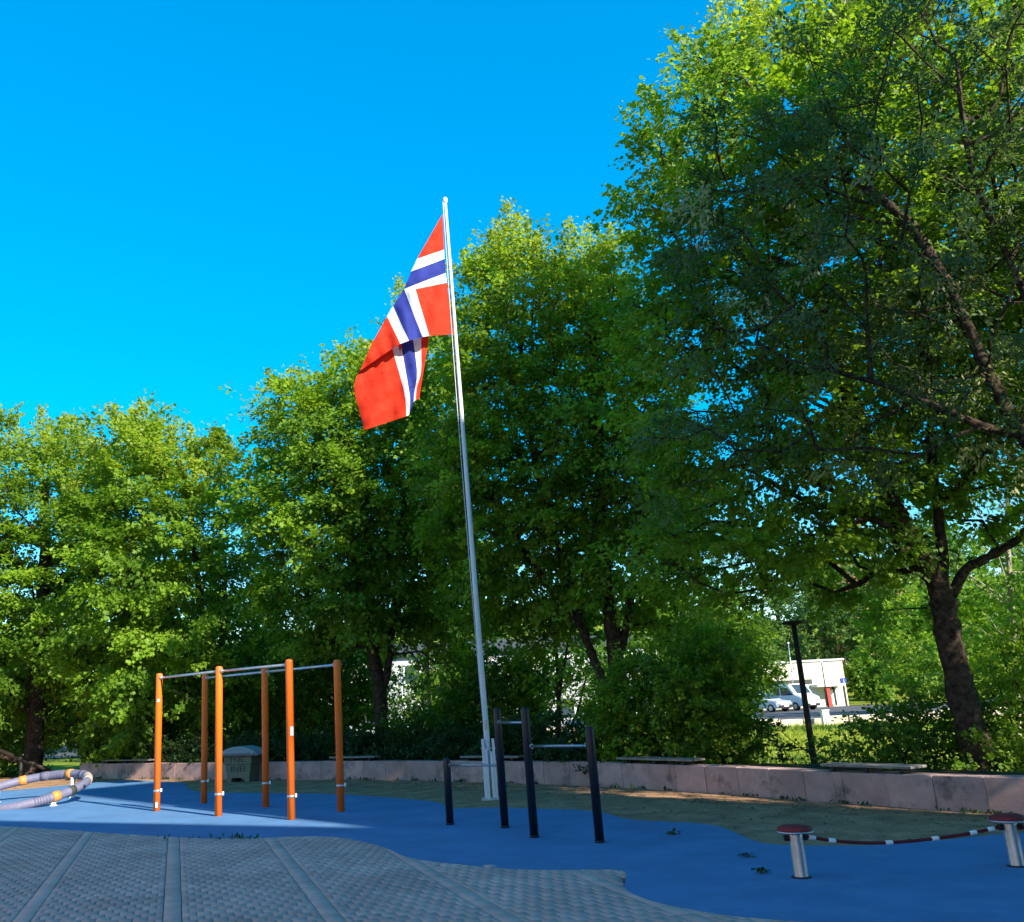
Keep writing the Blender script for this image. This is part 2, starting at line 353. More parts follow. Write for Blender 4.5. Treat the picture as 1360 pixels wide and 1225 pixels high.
# blue rubber surface
front = [(-13, 20.6), (-10, 18.5)] + [tuple(G(*p)[:2]) for p in [(0, 1098), (80, 1103), (180, 1110), (290, 1115), (420, 1112), (470, 1117), (510, 1127), (545, 1141), (620, 1151), (700, 1157), (790, 1157), (822, 1157.5), (832, 1162), (831, 1172), (832, 1184), (860, 1197), (910, 1209), (990, 1221)]] + [(3.0, 6.95), (4.2, 6.5), (7, 6.3), (11, 6.6)]
back = [(11, 10.8), (8.5, 10.4)] + [tuple(G(*p)[:2]) for p in [(1360, 1108), (1250, 1118), (1150, 1125), (1040, 1124), (1000, 1118), (960, 1101), (925, 1095), (840, 1090), (780, 1078), (660, 1074), (600, 1074), (570, 1065), (450, 1056), (340, 1054), (262, 1052), (247, 1045), (240, 1040), (170, 1037), (125, 1040)]] + [(-10.6, 25.6), (-13, 24.6)]
FRONT = [p[:2] for p in catmull(front, 6)]; BACK = [p[:2] for p in catmull(back, 6)]
BLUE = np.array(FRONT+BACK)
b = MB(); b.prism([tuple(p) for p in BLUE], -0.004, 0.018)
tag(b.build('rubber_surface', 'blue', tri=True), 'blue rubber safety surface with a wavy edge', kind='structure')

# pavers: nearest 300 as parts, the rest as one joined part
ANG = math.radians(-14.4); ax = np.array([math.cos(ANG), -math.sin(ANG)*-1*-1]) ; 
ax = np.array([math.cos(math.radians(14.4)), math.sin(math.radians(14.4))]); ay = np.array([-ax[1], ax[0]])   # across / along the strips
strip0 = float(np.dot(np.array([-2.12, 8.25]), ax)); PITCHS = 1.24; SW = 0.155
b = MB(); bp = [tuple(p) for p in FRONT] + [(14, 6.0), (14, -8), (-30, -8), (-30, 20)]
vs = [b.bm.verts.new((p[0], p[1], -0.002)) for p in bp]; b.bm.faces.new(vs)
paving = tag(b.build('paving', 'bed', tri=True), 'grey concrete block paving with plain border strips', kind='structure')
def paver_mesh(name, L, Wd, H=0.015, ch=0.003, g=0.005, cut=0.0):
    """chamfered stone; cut clips its corners so that small drainage holes stay open between stones"""
    a, c = L/2-g/2, Wd/2-g/2
    def outline(o):
        A, C = a-o, c-o
        if not cut: return [(-A, -C), (A, -C), (A, C), (-A, C)]
        return [(-A+cut, -C), (A-cut, -C), (A, -C+cut), (A, C-cut), (A-cut, C), (-A+cut, C), (-A, C-cut), (-A, -C+cut)]
    V = []
    for z, o in ((-0.006, 0), (H-ch, 0), (H, ch)): V += [(x, y_, z) for x, y_ in outline(o)]
    k = len(outline(0)); t = 2*k
    Fs = [(t, t+1, t+2, t+3)] if k == 4 else [(t, t+1, t+2, t+7), (t+7, t+2, t+3, t+6), (t+6, t+3, t+4, t+5)]
    for r in (0, k):
        for q in range(k): Fs.append((r+q, r+(q+1) % k, r+k+(q+1) % k, r+k+q))
    return np.array(V, float), np.array(Fs)
NCOL = 9; Lp, Wp = (PITCHS-SW)/NCOL, 0.158
PV, PF = paver_mesh('p', Lp, Wp, cut=0.009); SVv, SF = paver_mesh('s', SW-0.004, 0.32); HVv, HF = paver_mesh('h', Lp/2, Wp)
cells = []
for k in range(-9, 8):
    a0 = strip0 + k*PITCHS
    ncol = NCOL; step = (PITCHS-SW)/ncol
    for r in range(20, 130):
        vv = r*Wp
        if r % 2:
            for c in range(ncol): cells.append((a0+SW/2+step*(c+0.5), vv, 0))
        else:
            for c in range(1, ncol): cells.append((a0+SW/2+step*c, vv, 0))
            cells.append((a0+SW/2+step*0.25, vv, 2)); cells.append((a0+SW/2+step*(ncol-0.25), vv, 2))
    for r in range(10, 64):
        cells.append((a0, r*0.32, 1))
cells = np.array(cells)
pos = cells[:, :1]*ax + cells[:, 1:2]*ay
inn = np.ones(len(pos), bool)
for dx_, dy_ in ((-.14, 0), (.14, 0), (0, -.14), (0, .14)): inn &= inpoly(pos[:, 0]+dx_, pos[:, 1]+dy_, BLUE)
ok = ~inn & (pos[:, 1] > 5.2) & (pos[:, 1] < 21) & (pos[:, 0] < 9)
# keep what lies on the paving side and can be seen
far_side = inpoly(pos[:, 0], pos[:, 1], BLUE) & (pos[:, 1] > 12.5) & (pos[:, 0] > 0)
ok &= ~far_side & (inpoly(pos[:, 0], pos[:, 1], np.array(bp)) | inpoly(pos[:, 0], pos[:, 1]-0.2, np.array(bp))) & (pos[:, 0] > -0.62*pos[:, 1]-1.2) & (pos[:, 0] < 0.75*pos[:, 1]+1)
cells, pos = cells[ok], pos[ok]
rel = pos[:, 1]
vis = (np.abs(pos[:, 0]) < 0.45*pos[:, 1]) & (pos[:, 1] > 7.0)
order = np.argsort(np.where(vis, np.hypot(pos[:, 0], pos[:, 1]), 1e3))
ptheta = math.atan2(ax[1], ax[0])
mp = fastmesh('paver', PV, PF); mp.materials.append(M['paver'])
mh = fastmesh('half_paver', HVv, HF); mh.materials.append(M['paver'])
ms = fastmesh('border_slab', SVv, SF); ms.materials.append(M['slab'])
for i in order[:300]:
    o = bpy.data.objects.new(('paver', 'border_slab', 'half_paver')[int(cells[i, 2])], (mp, ms, mh)[int(cells[i, 2])]); COL.objects.link(o)
    o.parent = paving; o.location = (pos[i, 0], pos[i, 1], random.uniform(-0.0015, 0.0015)); o.rotation_euler = (random.gauss(0, .003), random.gauss(0, .003), ptheta + random.gauss(0, .006))
for kind, nm, v0, f0, mt in ((0, 'paver_field', PV, PF, 'paver'), (1, 'border_slab_field', SVv, SF, 'slab'), (2, 'half_paver_field', HVv, HF, 'paver')):
    sel = [i for i in order[300:] if cells[i, 2] == kind]; P2 = pos[sel]; n = len(sel)
    th = ptheta + RNG.normal(0, 0.006, n); c, s = np.cos(th)[:, None], np.sin(th)[:, None]
    X = v0[None, :, 0]*c - v0[None, :, 1]*s + P2[:, :1]; Y = v0[None, :, 0]*s + v0[None, :, 1]*c + P2[:, 1:2]
    Z = np.repeat(v0[None, :, 2], n, 0) + RNG.normal(0, 0.001, n)[:, None]
    V = np.stack([X, Y, Z], -1).reshape(-1, 3); F = (f0[None] + (np.arange(n)*len(v0))[:, None, None]).reshape(-1, 4)
    o = link(nm, fastmesh(nm, V, F), mt); o.parent = paving; tag(o, kind='stuff')

# ------------------------------------------------------------------ low wall of concrete blocks
p0, _, _ = wall_at(WLEN/2)
wall = empty('retaining_wall', (p0[0], p0[1], 0), 'low curved wall of stained grey concrete blocks in front of the trees', 'wall')
nb = int(WLEN/0.66); bl = WLEN/nb
for k in range(nb):
    s0, s1 = k*bl+0.004, (k+1)*bl-0.004
    (a, d0, n0), (c, d1, n1) = wall_at(s0), wall_at(s1)
    o0 = random.uniform(-0.006, 0.006); h = WH+random.uniform(-0.006, 0.006)
    mb = MB(); ch = 0.010
    low = [a+n0*o0, c+n1*o0, c+n1*0.34, a+n0*0.34]
    m_ = sum(low)/4
    def ring(z, ins): return [mb.bm.verts.new((*(q+(m_-q)/np.linalg.norm(m_-q)*ins), z)) for q in low]
    R_ = [ring(-0.02, 0), ring(h-ch, 0), ring(h, ch*1.4)]
    mb.bm.faces.new(R_[2])
    for i in range(2):
        for q in range(4): mb.bm.faces.new((R_[i][q], R_[i][(q+1) % 4], R_[i+1][(q+1) % 4], R_[i+1][q]))
    mb.build('wall_block', 'wall', wall)

# weathered plank benches lying on the wall
def near_s(px, py=1040):
    q = G(px, py)[:2]; ang = math.atan2(q[0], q[1])
    return min(np.linspace(0, WLEN, 800), key=lambda s: abs(math.atan2(*wall_at(s)[0])-ang))
BL = ['plank seat on the wall beside the wooden-legged ring spinner end', 'plank seat on the wall right behind the grit bin', 'plank seat on the wall just behind the flagpole', 'plank seat on the wall in front of the big leafy shrub', 'long plank seat on the wall beside the park lamp']
BL[0] = 'plank seat at the far end of the wall near the tilted ring'
BL[1] = 'plank seat on the wall in front of the forked tree trunk'
for (pa, pb_), lab in zip(((132, 198), (438, 498), (612, 690), (822, 920), (1092, 1212)), BL):
    sa, sb = near_s(pa), near_s(pb_); q, d, n = wall_at((sa+sb)/2)
    be = empty('wall_bench', (q[0]+n[0]*0.17, q[1]+n[1]*0.17, WH), lab, 'bench', 'plank seats on the wall')
    for j in range(3):
        mb = MB(); off = 0.055+0.125*j
        for i in range(1):
            (a, _, n0), (c, _, n1) = wall_at(sa), wall_at(sb)
            A, C = a+n0*off, c+n1*off; dd = C-A
            mb.box(((A+C)[0]/2, (A+C)[1]/2, WH+0.085), (np.linalg.norm(dd), 0.11, 0.035), math.atan2(dd[1], dd[0]), 0.006)
        mb.build('plank', 'wood', be)
    for t in (0.12, 0.5, 0.88):
        a, d, n = wall_at(sa+(sb-sa)*t)
        mb = MB(); mb.box((*(a+n*0.18), WH+0.034), (0.06, 0.30, 0.066), math.atan2(d[1], d[0])); mb.build('support', 'dark', be)

# ------------------------------------------------------------------ orange pull-up rack
RP = [G(208, 1078), G(290, 1085), G(387, 1090), G(271, 1068), G(353, 1073), G(453, 1079)]
c = sum(RP)/6
rack = empty('pull_up_rack', (c[0], c[1], 0.018), 'orange six-post pull-up rack with grey steel top rails on blue surface', 'pull-up rack')
PH = 2.43
for i, p in enumerate(RP):
    mb = MB(); mb.lathe([(0.061, 0.0), (0.061, PH-0.05), (0.059, PH-0.025), (0.05, PH-0.008), (0.028, PH)], (p[0], p[1], 0.015), 24)
    post = mb.build('post', 'orange', rack)
    def sp(mb, name, mat):
        o = mb.build(name, mat); o.parent = post; o.matrix_parent_inverse = Matrix.Translation(rack.location).inverted() @ Matrix.Translation(rack.location); return o
    inv = Matrix.Translation(rack.location)
    def addsub(mb, name, mat):
        o = mb.build(name, mat); o.parent = post; o.matrix_parent_inverse = Matrix.Identity(4); return o
    zc = 0.36 if i < 3 else 0.42
    mb = MB(); mb.lathe([(0.062, zc-0.018), (0.067, zc-0.014), (0.067, zc+0.014), (0.062, zc+0.018)], (p[0], p[1], 0), 20); addsub(mb, 'clamp', 'steel')
    mb = MB(); mb.box((p[0]+0.080, p[1]-0.02, zc+0.01), (0.03, 0.03, 0.06), bevel=0.008); addsub(mb, 'lug', 'white')
    if i in (0, 2):
        mb = MB(); zz = 1.95 if i == 0 else 1.33
        mb.box((p[0]+(0.005 if i == 0 else 0.035), p[1]-0.055, zz), (0.05, 0.02, 0.05 if i == 0 else 0.14), bevel=0.006); addsub(mb, 'label_plate', 'white')
    if i == 0:
        mb = MB(); mb.box((p[0]+0.012, p[1]-0.057, 0.12), (0.04, 0.02, 0.09), bevel=0.006); addsub(mb, 'label_plate', 'white')
for a, c2 in ((0, 1), (1, 2), (3, 4), (4, 5)):
    A, C = np.array(RP[a]), np.array(RP[c2]); d = (C-A)/np.linalg.norm(C-A)
    z = np.array([0, 0, PH-0.07])
    mb = MB(); mb.tube([A+d*0.06+z, C-d*0.06+z], 0.0215, 12); mb.build('rail', 'steel', rack)
    for q, s in ((A, 1), (C, -1)):
        mb = MB(); mb.tube([q+d*s*0.062+z, q+d*s*0.095+z], 0.036, 12); mb.build('rail_flange', 'steel', rack)

# ------------------------------------------------------------------ dark turning bars
BP = [G(598, 1097), G(671, 1101), G(710, 1114), G(797, 1121)]; BH = [0.88, 1.53, 1.52, 1.27]
c = sum(BP)/4
bars = empty('turning_bar_set', (c[0], c[1], 0.018), 'three dark navy turning bars at stepped heights on four posts', 'turning bars')
for p, h in zip(BP, BH):
    mb = MB(); mb.lathe([(0.052, 0), (0.052, h-0.03), (0.048, h-0.012), (0.035, h)], (p[0], p[1], 0.014), 24); po = mb.build('post', 'navy', bars)
    mb = MB(); mb.lathe([(0.060, 0.012), (0.060, 0.03), (0.053, 0.036)], (p[0], p[1], 0.008), 20); o = mb.build('base_collar', 'navy'); o.parent = po; o.matrix_parent_inverse = Matrix.Identity(4)
for a, c2, z in ((0, 1, 0.80), (1, 2, 1.35), (2, 3, 1.07)):
    A, C = np.array(BP[a]), np.array(BP[c2]); d = (C-A)/np.linalg.norm(C-A); Z = np.array([0, 0, z])
    mb = MB(); mb.tube([A+d*0.05+Z, C-d*0.05+Z], 0.018, 12); bo = mb.build('bar', 'bar', bars)
    for q, s in ((A, 1), (C, -1)):
        mb = MB(); mb.tube([q+d*s*0.052+Z, q+d*s*0.075+Z], 0.030, 12); o = mb.build('bar_flange', 'bar'); o.parent = bo; o.matrix_parent_inverse = Matrix.Identity(4)

# ------------------------------------------------------------------ flagpole and flag
fp = G(653, 1062); FX, FY = fp[0], fp[1]
top = D(591, 263, FY)
lean = (top[0]-FX)/top[2]
pole = empty('flagpole', (FX, FY, -0.004), 'tall white flagpole on a tilting foot bracket beside the low wall', 'flagpole')
H = top[2]
mb = MB(); mb.tube([(FX+lean*z, FY, z) for z in np.linspace(0.16, H-0.1, 14)], list(np.linspace(0.054, 0.027, 14)), 20); mb.build('mast', 'polewhite', pole)
mb = MB(); mb.lathe([(0.02, -0.12), (0.045, -0.10), (0.05, -0.05), (0.045, -0.01), (0.02, 0.02)], (top[0], FY, H), 18); mb.build('finial', 'polewhite', pole)
for sx in (-1, 1):
    mb = MB(); mb.box((FX+sx*0.088, FY-0.02, 0.50), (0.045, 0.16, 1.02), bevel=0.012); mb.build('foot_bracket', 'polewhite', pole)
mb = MB(); mb.box((FX-0.045, FY-0.10, 0.42), (0.045, 0.02, 0.86), bevel=0.006); mb.build('bracket_rib', 'polewhite', pole)
mb = MB(); mb.box((FX+0.040, FY-0.10, 0.40), (0.045, 0.02, 0.80), bevel=0.006); mb.build('bracket_rib', 'polewhite', pole)
mb = MB(); mb.tube([(FX-0.13, FY-0.07, 0.36), (FX+0.13, FY-0.07, 0.36)], 0.018, 10); mb.build('hinge_bolt', 'steel', pole)
mb = MB(); mb.tube([(FX-0.13, FY, 0.85), (FX+0.13, FY, 0.85)], 0.016, 10); mb.build('hinge_bolt', 'steel', pole)
mb = MB(); mb.box((FX, FY, 0.02), (0.34, 0.30, 0.045), bevel=0.008); mb.build('base_plate', 'steel', pole)
mb = MB(); mb.tube([(FX+lean*z-0.05-0.05*math.sin((z-1.2)/(H-1.2)*3.1)*0.6, FY-0.07, z) for z in np.linspace(1.25, H-0.12, 16)], 0.006, 6); mb.build('halyard', 'polewhite', pole)
mb = MB(); mb.box((FX+lean*1.25-0.02, FY-0.075, 1.25), (0.03, 0.03, 0.16), bevel=0.006); mb.build('cleat', 'steel', pole)

def zf(x, y): return (440+x/3.405, 240+y/3.403)
# control points of the cloth: pixel of a 3.4x enlargement, depth offset (m), flag unit (u, v)
A_pts = {  # upper layer
 'a0': (503, 150, 0.0, 0, 0), 'a1': (510, 310, 0.0, 0, 6), 'a1b': (513, 352, 0, 0, 7), 'a2b': (517, 416, 0, 0, 9), 'a2': (523, 460, 0.0, 0, 10), 'a3': (553, 692, 0.0, 0, 16),
 'a12': (388, 352, -0.12, 3.6, 6), 'a13': (360, 410, -0.14, 4.6, 7), 'a6': (329, 488, -0.16, 7, 9), 'a5': (380, 489, -0.16, 6, 10),
 'a4': (443, 700, -0.20, 6, 16), 'a7': (412, 706, -0.22, 7, 16), 'a8': (351, 722, -0.24, 9, 16), 'a10': (312, 736, -0.24, 10, 16),
 'a9': (279, 566, -0.16, 9, 10.5), 'a11': (252, 612, -0.15, 10, 11.5), 'a14': (180, 742, -0.16, 14, 13), 'a15': (130, 858, -0.02, 18, 15.5), 'a16': (250, 775, -0.20, 13, 16)}
A_tri = [('a0', 'a12', 'a1'), ('a1', 'a12', 'a13'), ('a1', 'a13', 'a1b'), ('a1b', 'a13', 'a6'), ('a1b', 'a6', 'a2b'), ('a2b', 'a6', 'a5'), ('a2b', 'a5', 'a2'),
         ('a2', 'a5', 'a4'), ('a2', 'a4', 'a3'), ('a5', 'a6', 'a7'), ('a5', 'a7', 'a4'), ('a6', 'a9', 'a8'), ('a6', 'a8', 'a7'), ('a9', 'a11', 'a10'), ('a9', 'a10', 'a8'),
         ('a11', 'a14', 'a10'), ('a14', 'a16', 'a10'), ('a14', 'a15', 'a16')]
B_pts = {'b0': (130, 850, 0.02, 12, 0), 'b1': (272, 745, 0.05, 12, 6), 'b2': (314, 732, 0.05, 12, 7), 'b3': (368, 708, 0.05, 12, 9), 'b4': (406, 700, 0.05, 12, 10), 'b5': (443, 694, 0.06, 12, 13),
         'c0': (104, 925, 0.06, 15, 0), 'c1': (312, 885, -0.04, 15, 6), 'c2': (340, 880, -0.05, 15, 7), 'c3': (388, 860, 0.0, 15, 9), 'c4': (406, 856, 0.08, 15, 10), 'c5': (422, 830, 0.12, 15, 13),
         'd0': (118, 1010, 0.05, 19, 0), 'd1': (334, 980, -0.05, 19, 6), 'd2': (356, 985, -0.04, 19, 7), 'd3': (376, 955, 0.04, 19, 9), 'd4': (386, 940, 0.10, 19, 10), 'd5': (404, 940, 0.14, 19, 13),
         'e0': (150, 1126, 0.03, 22, 0), 'e1': (340, 1063, -0.05, 22, 6), 'e2': (352, 1058, -0.02, 22, 7), 'e3': (372, 1000, 0.06, 22, 9), 'e4': (382, 990, 0.10, 22, 10), 'e5': (398, 984, 0.14, 22, 13)}
B_cols = [catmull([B_pts[f'{r}{k}'] for r in 'bcde'], 4) for k in range(6)]
B_pts = {(i, k): tuple(B_cols[k][i]) for k in range(6) for i in range(13)}
B_tri = []
for i in range(12):
    for k in range(5): B_tri += [((i, k), (i+1, k), (i+1, k+1)), ((i, k), (i+1, k+1), (i, k+1))]
C_pts = {'f0': (132, 852, 0.10, 18, 15), 'f1': (180, 742, 0.08, 14, 12.4), 'f2': (312, 735, 0.09, 11, 13), 'f3': (441, 698, 0.10, 11, 11.2), 'f4': (300, 800, 0.13, 14, 15), 'f5': (432, 760, 0.13, 13, 14)}
C_tri = [('f0', 'f4', 'f2'), ('f0', 'f2', 'f1'), ('f2', 'f4', 'f5'), ('f2', 'f5', 'f3')]
FV, FU, FF = [], [], []
nS = 8
for pts, tris, ph in ((A_pts, A_tri, 0.0), (B_pts, B_tri, 1.3), (C_pts, C_tri, 0.0)):
    for t in tris:
        K = np.array([pts[k] for k in t], float); base = len(FV); loc = {}
        for i in range(nS+1):
            for j in range(nS+1-i):
                w = np.array([1-(i+j)/nS, i/nS, j/nS]); q = w@K
                px, py = zf(q[0], q[1])
                wave = 0.045*math.sin(q[0]*0.045+q[1]*0.013+ph) + 0.022*math.sin(q[0]*0.09-q[1]*0.03+ph*2) + 0.012*math.sin(q[1]*0.07+q[0]*0.03)
                fall = min(1, (q[0]-560)**2/8000) if q[3] < 4 else 1
                P = D(px, py, FY-0.05+q[2]+wave*fall)
                loc[i, j] = len(FV); FV.append(P); FU.append((q[3], q[4]))
        for i in range(nS):
            for j in range(nS-i):
                FF.append((loc[i, j], loc[i+1, j], loc[i, j+1]))
                if i+j < nS-1: FF.append((loc[i+1, j], loc[i+1, j+1], loc[i, j+1]))
bm = bmesh.new(); bv = [bm.verts.new(p) for p in FV]; uvl = bm.loops.layers.uv.new('cloth')
for f in FF:
    try:
        fc = bm.faces.new([bv[k] for k in f]); fc.smooth = True
        for lp, k in zip(fc.loops, f): lp[uvl].uv = FU[k]
    except ValueError: pass
bmesh.ops.remove_doubles(bm, verts=bm.verts[:], dist=0.0015)
bmesh.ops.recalc_face_normals(bm, faces=bm.faces[:])
me = bpy.data.meshes.new('flag'); bm.to_mesh(me); bm.free()
tag(link('flag', me, 'flag'), 'large red flag with blue and white cross hanging from the pole', 'flag')

# ------------------------------------------------------------------ balance posts and rope
def balance_post(p, h, lab, tilt):
    e = empty('balance_post', (p[0], p[1], 0.018), lab, 'post', None)
    mb = MB(); mb.lathe([(0.062, 0.012), (0.060, 0.03), (0.058, h-0.03), (0.058, h)], (p[0], p[1], 0), 24); mb.build('pole', 'steel', e)
    mb = MB(); mb.lathe([(0.085, 0.012), (0.085, 0.020), (0.06, 0.026)], (p[0], p[1], 0.003), 24); mb.build('base_ring', 'dark', e)
    mb = MB(); mb.lathe([(0.04, h-0.006), (0.150, h+0.001), (0.155, h+0.008), (0.152, h+0.014), (0.10, h+0.016)], (p[0], p[1], 0), 32); mb.build('rim', 'steel', e)
    mb = MB(); mb.lathe([(0.149, h+0.015), (0.150, h+0.026), (0.138, h+0.044), (0.10, h+0.058), (0.05, h+0.064), (0.01, h+0.066)], (p[0], p[1], 0), 32); mb.build('pad', 'red', e)
    for s in tilt:
        mb = MB(); mb.box((p[0]+s[0]*0.075, p[1]+s[1]*0.075, h-0.045), (0.05, 0.03, 0.05), bevel=0.006); mb.build('bracket', 'dark', e)
    return e
p1, p2 = G(1065, 1168), G(1352, 1153); hb = 0.385
balance_post(p1, hb, 'low steel post with bright red pad at the free end of the rope', ((-1, 0.1), (1, 0)))
balance_post(p2, hb, 'low steel post with dull maroon pad between two hanging ropes', ((-1, 0.0), (1, -0.3)))
rope_pts = []
for t in np.linspace(0, 1, 28):
    a = p1+np.array([0.09, 0, 0]); c = p2-np.array([0.09, 0, 0]); q = a*(1-t)+c*t
    q[2] = hb-0.04 - 0.085*(1-(2*t-1)**2) - 0.02*math.sin(t*7)*0.3
    rope_pts.append(q)
rope = empty('balance_rope', (*(p1+p2)[:2]/2, 0.26), 'dark red rope with white clips sagging between two low steel posts', 'rope')
mb = MB(); mb.tube(rope_pts, 0.014, 10); mb.build('cord', 'rope', rope)
for t in (0.03, 0.13, 0.42, 0.66, 0.86, 0.955):
    i = t*27; k = int(i); a, c = rope_pts[k], rope_pts[min(k+1, 27)]; q = a+(c-a)*(i-k); d = (c-a)/np.linalg.norm(c-a)
    mb = MB(); mb.tube([q-d*0.032, q-d*0.026, q+d*0.026, q+d*0.032], [0.014, 0.019, 0.019, 0.014], 10); mb.build('clip', 'white', rope)
q0 = p2+np.array([0.075, -0.03, 0]); rp2 = []
for t in np.linspace(0, 1, 14):
    q = q0*(1-t)+np.array([7.2, 8.0, 0])*t; q[2] = hb-0.05-0.12*(1-(2*t-1)**2)-0.0*t; rp2.append(q)
rope2 = empty('balance_rope', (*q0[:2], 0.3), 'rope with thick cream sleeve leading away from the maroon-topped post', 'rope')
mb = MB(); mb.tube(rp2, 0.014, 10); mb.build('cord', 'rope', rope2)
mb = MB(); mb.tube([rp2[0]+(rp2[1]-rp2[0])*0.25, rp2[0]+(rp2[1]-rp2[0])*0.35, rp2[1], rp2[2]], [0.03, 0.055, 0.058, 0.045], 14); mb.build('sleeve', 'cream', rope2)

# ------------------------------------------------------------------ tilted ring spinner
RC = D(34, 1051, 20.8); RR, TR = 1.27, 0.090
nrm = Vector((-0.09, -0.19, 1.0)).normalized(); e1 = Vector((1, 0, 0)); e1 = (e1-nrm*e1.dot(nrm)).normalized(); e2 = nrm.cross(e1)
ring = empty('ring_spinner', (RC[0], RC[1], 0.018), 'tilted lavender-grey ring spinner with orange and green bands on white feet', 'spinner')
def rp(a, r=RR): return Vector(RC) + e1*math.cos(a)*r + e2*math.sin(a)*r
def arc(name, mat, a0, a1, rad, n=None, flare=False):
    n = n or max(3, int(abs(a1-a0)*14)); A = np.linspace(a0, a1, n)
    rr = [rad]*n
    mb = MB(); mb.tube([rp(a) for a in A], rr, 16, caps=abs(a1-a0) < 6.2); return mb.build(name, mat, ring)
full = MB()
NN = 96; ringsv = []
for k in range(NN):
    a = 2*math.pi*k/NN; o = (e1*math.cos(a)+e2*math.sin(a)); ringsv.append([full.bm.verts.new(Vector(RC)+o*RR+(o*math.cos(t)+nrm*math.sin(t))*TR) for t in np.linspace(0, 2*math.pi, 17)[:-1]])
for k in range(NN):
    for j in range(16):
        f = full.bm.faces.new((ringsv[k][j], ringsv[(k+1) % NN][j], ringsv[(k+1) % NN][(j+1) % 16], ringsv[k][(j+1) % 16])); f.smooth = True
full.build('tube', 'lav', ring)
D2R = math.radians
for a in (62, 112, 160, 200, 240, 316): arc('band', 'amber', D2R(a), D2R(a+7), TR+0.012)
arc('band', 'green', D2R(256), D2R(262), TR+0.012)
arc('grip', 'ink', D2R(334), D2R(340), TR+0.009)
arc('cuff', 'cream', D2R(8), D2R(34), TR+0.007)
arc('grip', 'lavdark', D2R(40), D2R(46), TR+0.009)
arc('grip', 'lavdark', D2R(90), D2R(98), TR+0.009)
for base in (74, 300):
    for k in range(6):
        a = D2R(base+k*2.4); arc('rib', 'lavdark', a, a+D2R(1.0), TR+0.006, 3)
for a in (318, 215, 262, 60, 140):
    q = rp(D2R(a), RR-0.02); mb = MB(); mb.tube([(q.x, q.y, 0.012), (q.x, q.y, q.z-TR*0.8)], 0.05, 12); mb.lathe([(0.075, 0.012), (0.075, 0.03), (0.05, 0.035)], (q.x, q.y, 0), 16); mb.build('foot', 'white', ring)
hub = Vector((RC[0], RC[1], 0.02))

# ------------------------------------------------------------------ grit bin
gb = G(327, 1037); gx, gy = gb[0]-0.1, gb[1]+0.1
gbin = empty('grit_bin', (gx, gy, -0.006), 'faded green grit bin with domed grey lid and black lettering by the wall', 'bin', rz=math.radians(-16))
bw, bd, bh = 0.70, 0.56, 0.60
mb = MB()   # tapered body with a skid cut-out at the foot
prof = [(-bw/2+0.05, 0), (-bw/2+0.16, 0), (-bw/2+0.17, 0.10), (bw/2-0.17, 0.10), (bw/2-0.16, 0), (bw/2-0.05, 0), (bw/2, 0.42), (-bw/2, 0.42)]
mb.prism(prof, -bd/2, bd/2, Matrix.Rotation(math.pi/2, 4, 'X')); mb.build('body', 'binbody', gbin, world=False)
mb = MB(); mb.box((0, 0, 0.52), (bw+0.08, bd+0.06, 0.19), bevel=0.02); mb.build('collar', 'binbody', gbin, world=False)
mb = MB()
prof = [(-0.54, 0.0), (-0.55, 0.03)] + [(-0.55+1.10*t, 0.03+0.205*math.sin(math.pi*min(1, 0.04+t*0.92))**0.8) for t in np.linspace(0.05, 0.95, 12)] + [(0.55, 0.03), (0.54, 0.0)]
mb.prism(prof, -0.40, 0.40, Matrix.Translation((0, 0, 0.625)) @ Matrix.Rotation(math.pi/2, 4, 'X'))
bmesh.ops.bevel(mb.bm, geom=[e for e in mb.bm.edges if abs(abs(e.verts[0].co.y)-0.40) < 1e-4 and abs(e.verts[0].co.y-e.verts[1].co.y) < 1e-4], offset=0.07, segments=3, affect='EDGES')
mb.build('lid', 'binlid', gbin, world=False)
def text_mesh(name, txt, size, mat, parent, loc, rot, ext=0.002, sx=1.0):
    cu = bpy.data.curves.new(name, 'FONT'); cu.body = txt; cu.size = size; cu.align_x = 'CENTER'; cu.align_y = 'CENTER'; cu.extrude = ext; cu.resolution_u = 3
    t = bpy.data.objects.new('tmp', cu); COL.objects.link(t); dg = bpy.context.evaluated_depsgraph_get(); dg.update()
    me = bpy.data.meshes.new_from_object(t.evaluated_get(dg)); bpy.data.objects.remove(t)
    o = link(name, me, mat, parent, world=False); me.materials.clear(); me.materials.append(M[mat])
    o.location = loc; o.rotation_euler = rot; o.scale = (sx, 1, 1); return o
text_mesh('lettering', 'TNIC', 0.17, 'ink', gbin, (0, -bd/2-0.034, 0.525), (math.pi/2, 0, 0), sx=1.15)
text_mesh('lettering', 'INEI', 0.20, 'ink', gbin, (0, -bd/2-0.004, 0.31), (math.pi/2, 0, 0), sx=1.2)

# ------------------------------------------------------------------ park lamp
lp_ = D(1083, 1024, 17.6); lt = D(1054, 829, 17.6); lz = 0.05
lamp = empty('park_lamp', (lp_[0], 17.6, lz), 'dark brown park lamp post with flat round head behind the wall', 'lamp')
mb = MB(); mb.tube([(lp_[0], 17.6, lz-0.3), (lp_[0]*0.8+lt[0]*0.2, 17.6, lt[2]*0.2+lz), (lt[0], 17.6, lt[2])], [0.060, 0.056, 0.046], 16); mb.build('pole', 'lampm', lamp)
mb = MB(); mb.lathe([(0.03, -0.03), (0.05, -0.02), (0.20, 0.02), (0.21, 0.04), (0.19, 0.055), (0.04, 0.065)], (lt[0], 17.6, lt[2]), 28); mb.build('head', 'lampm', lamp)

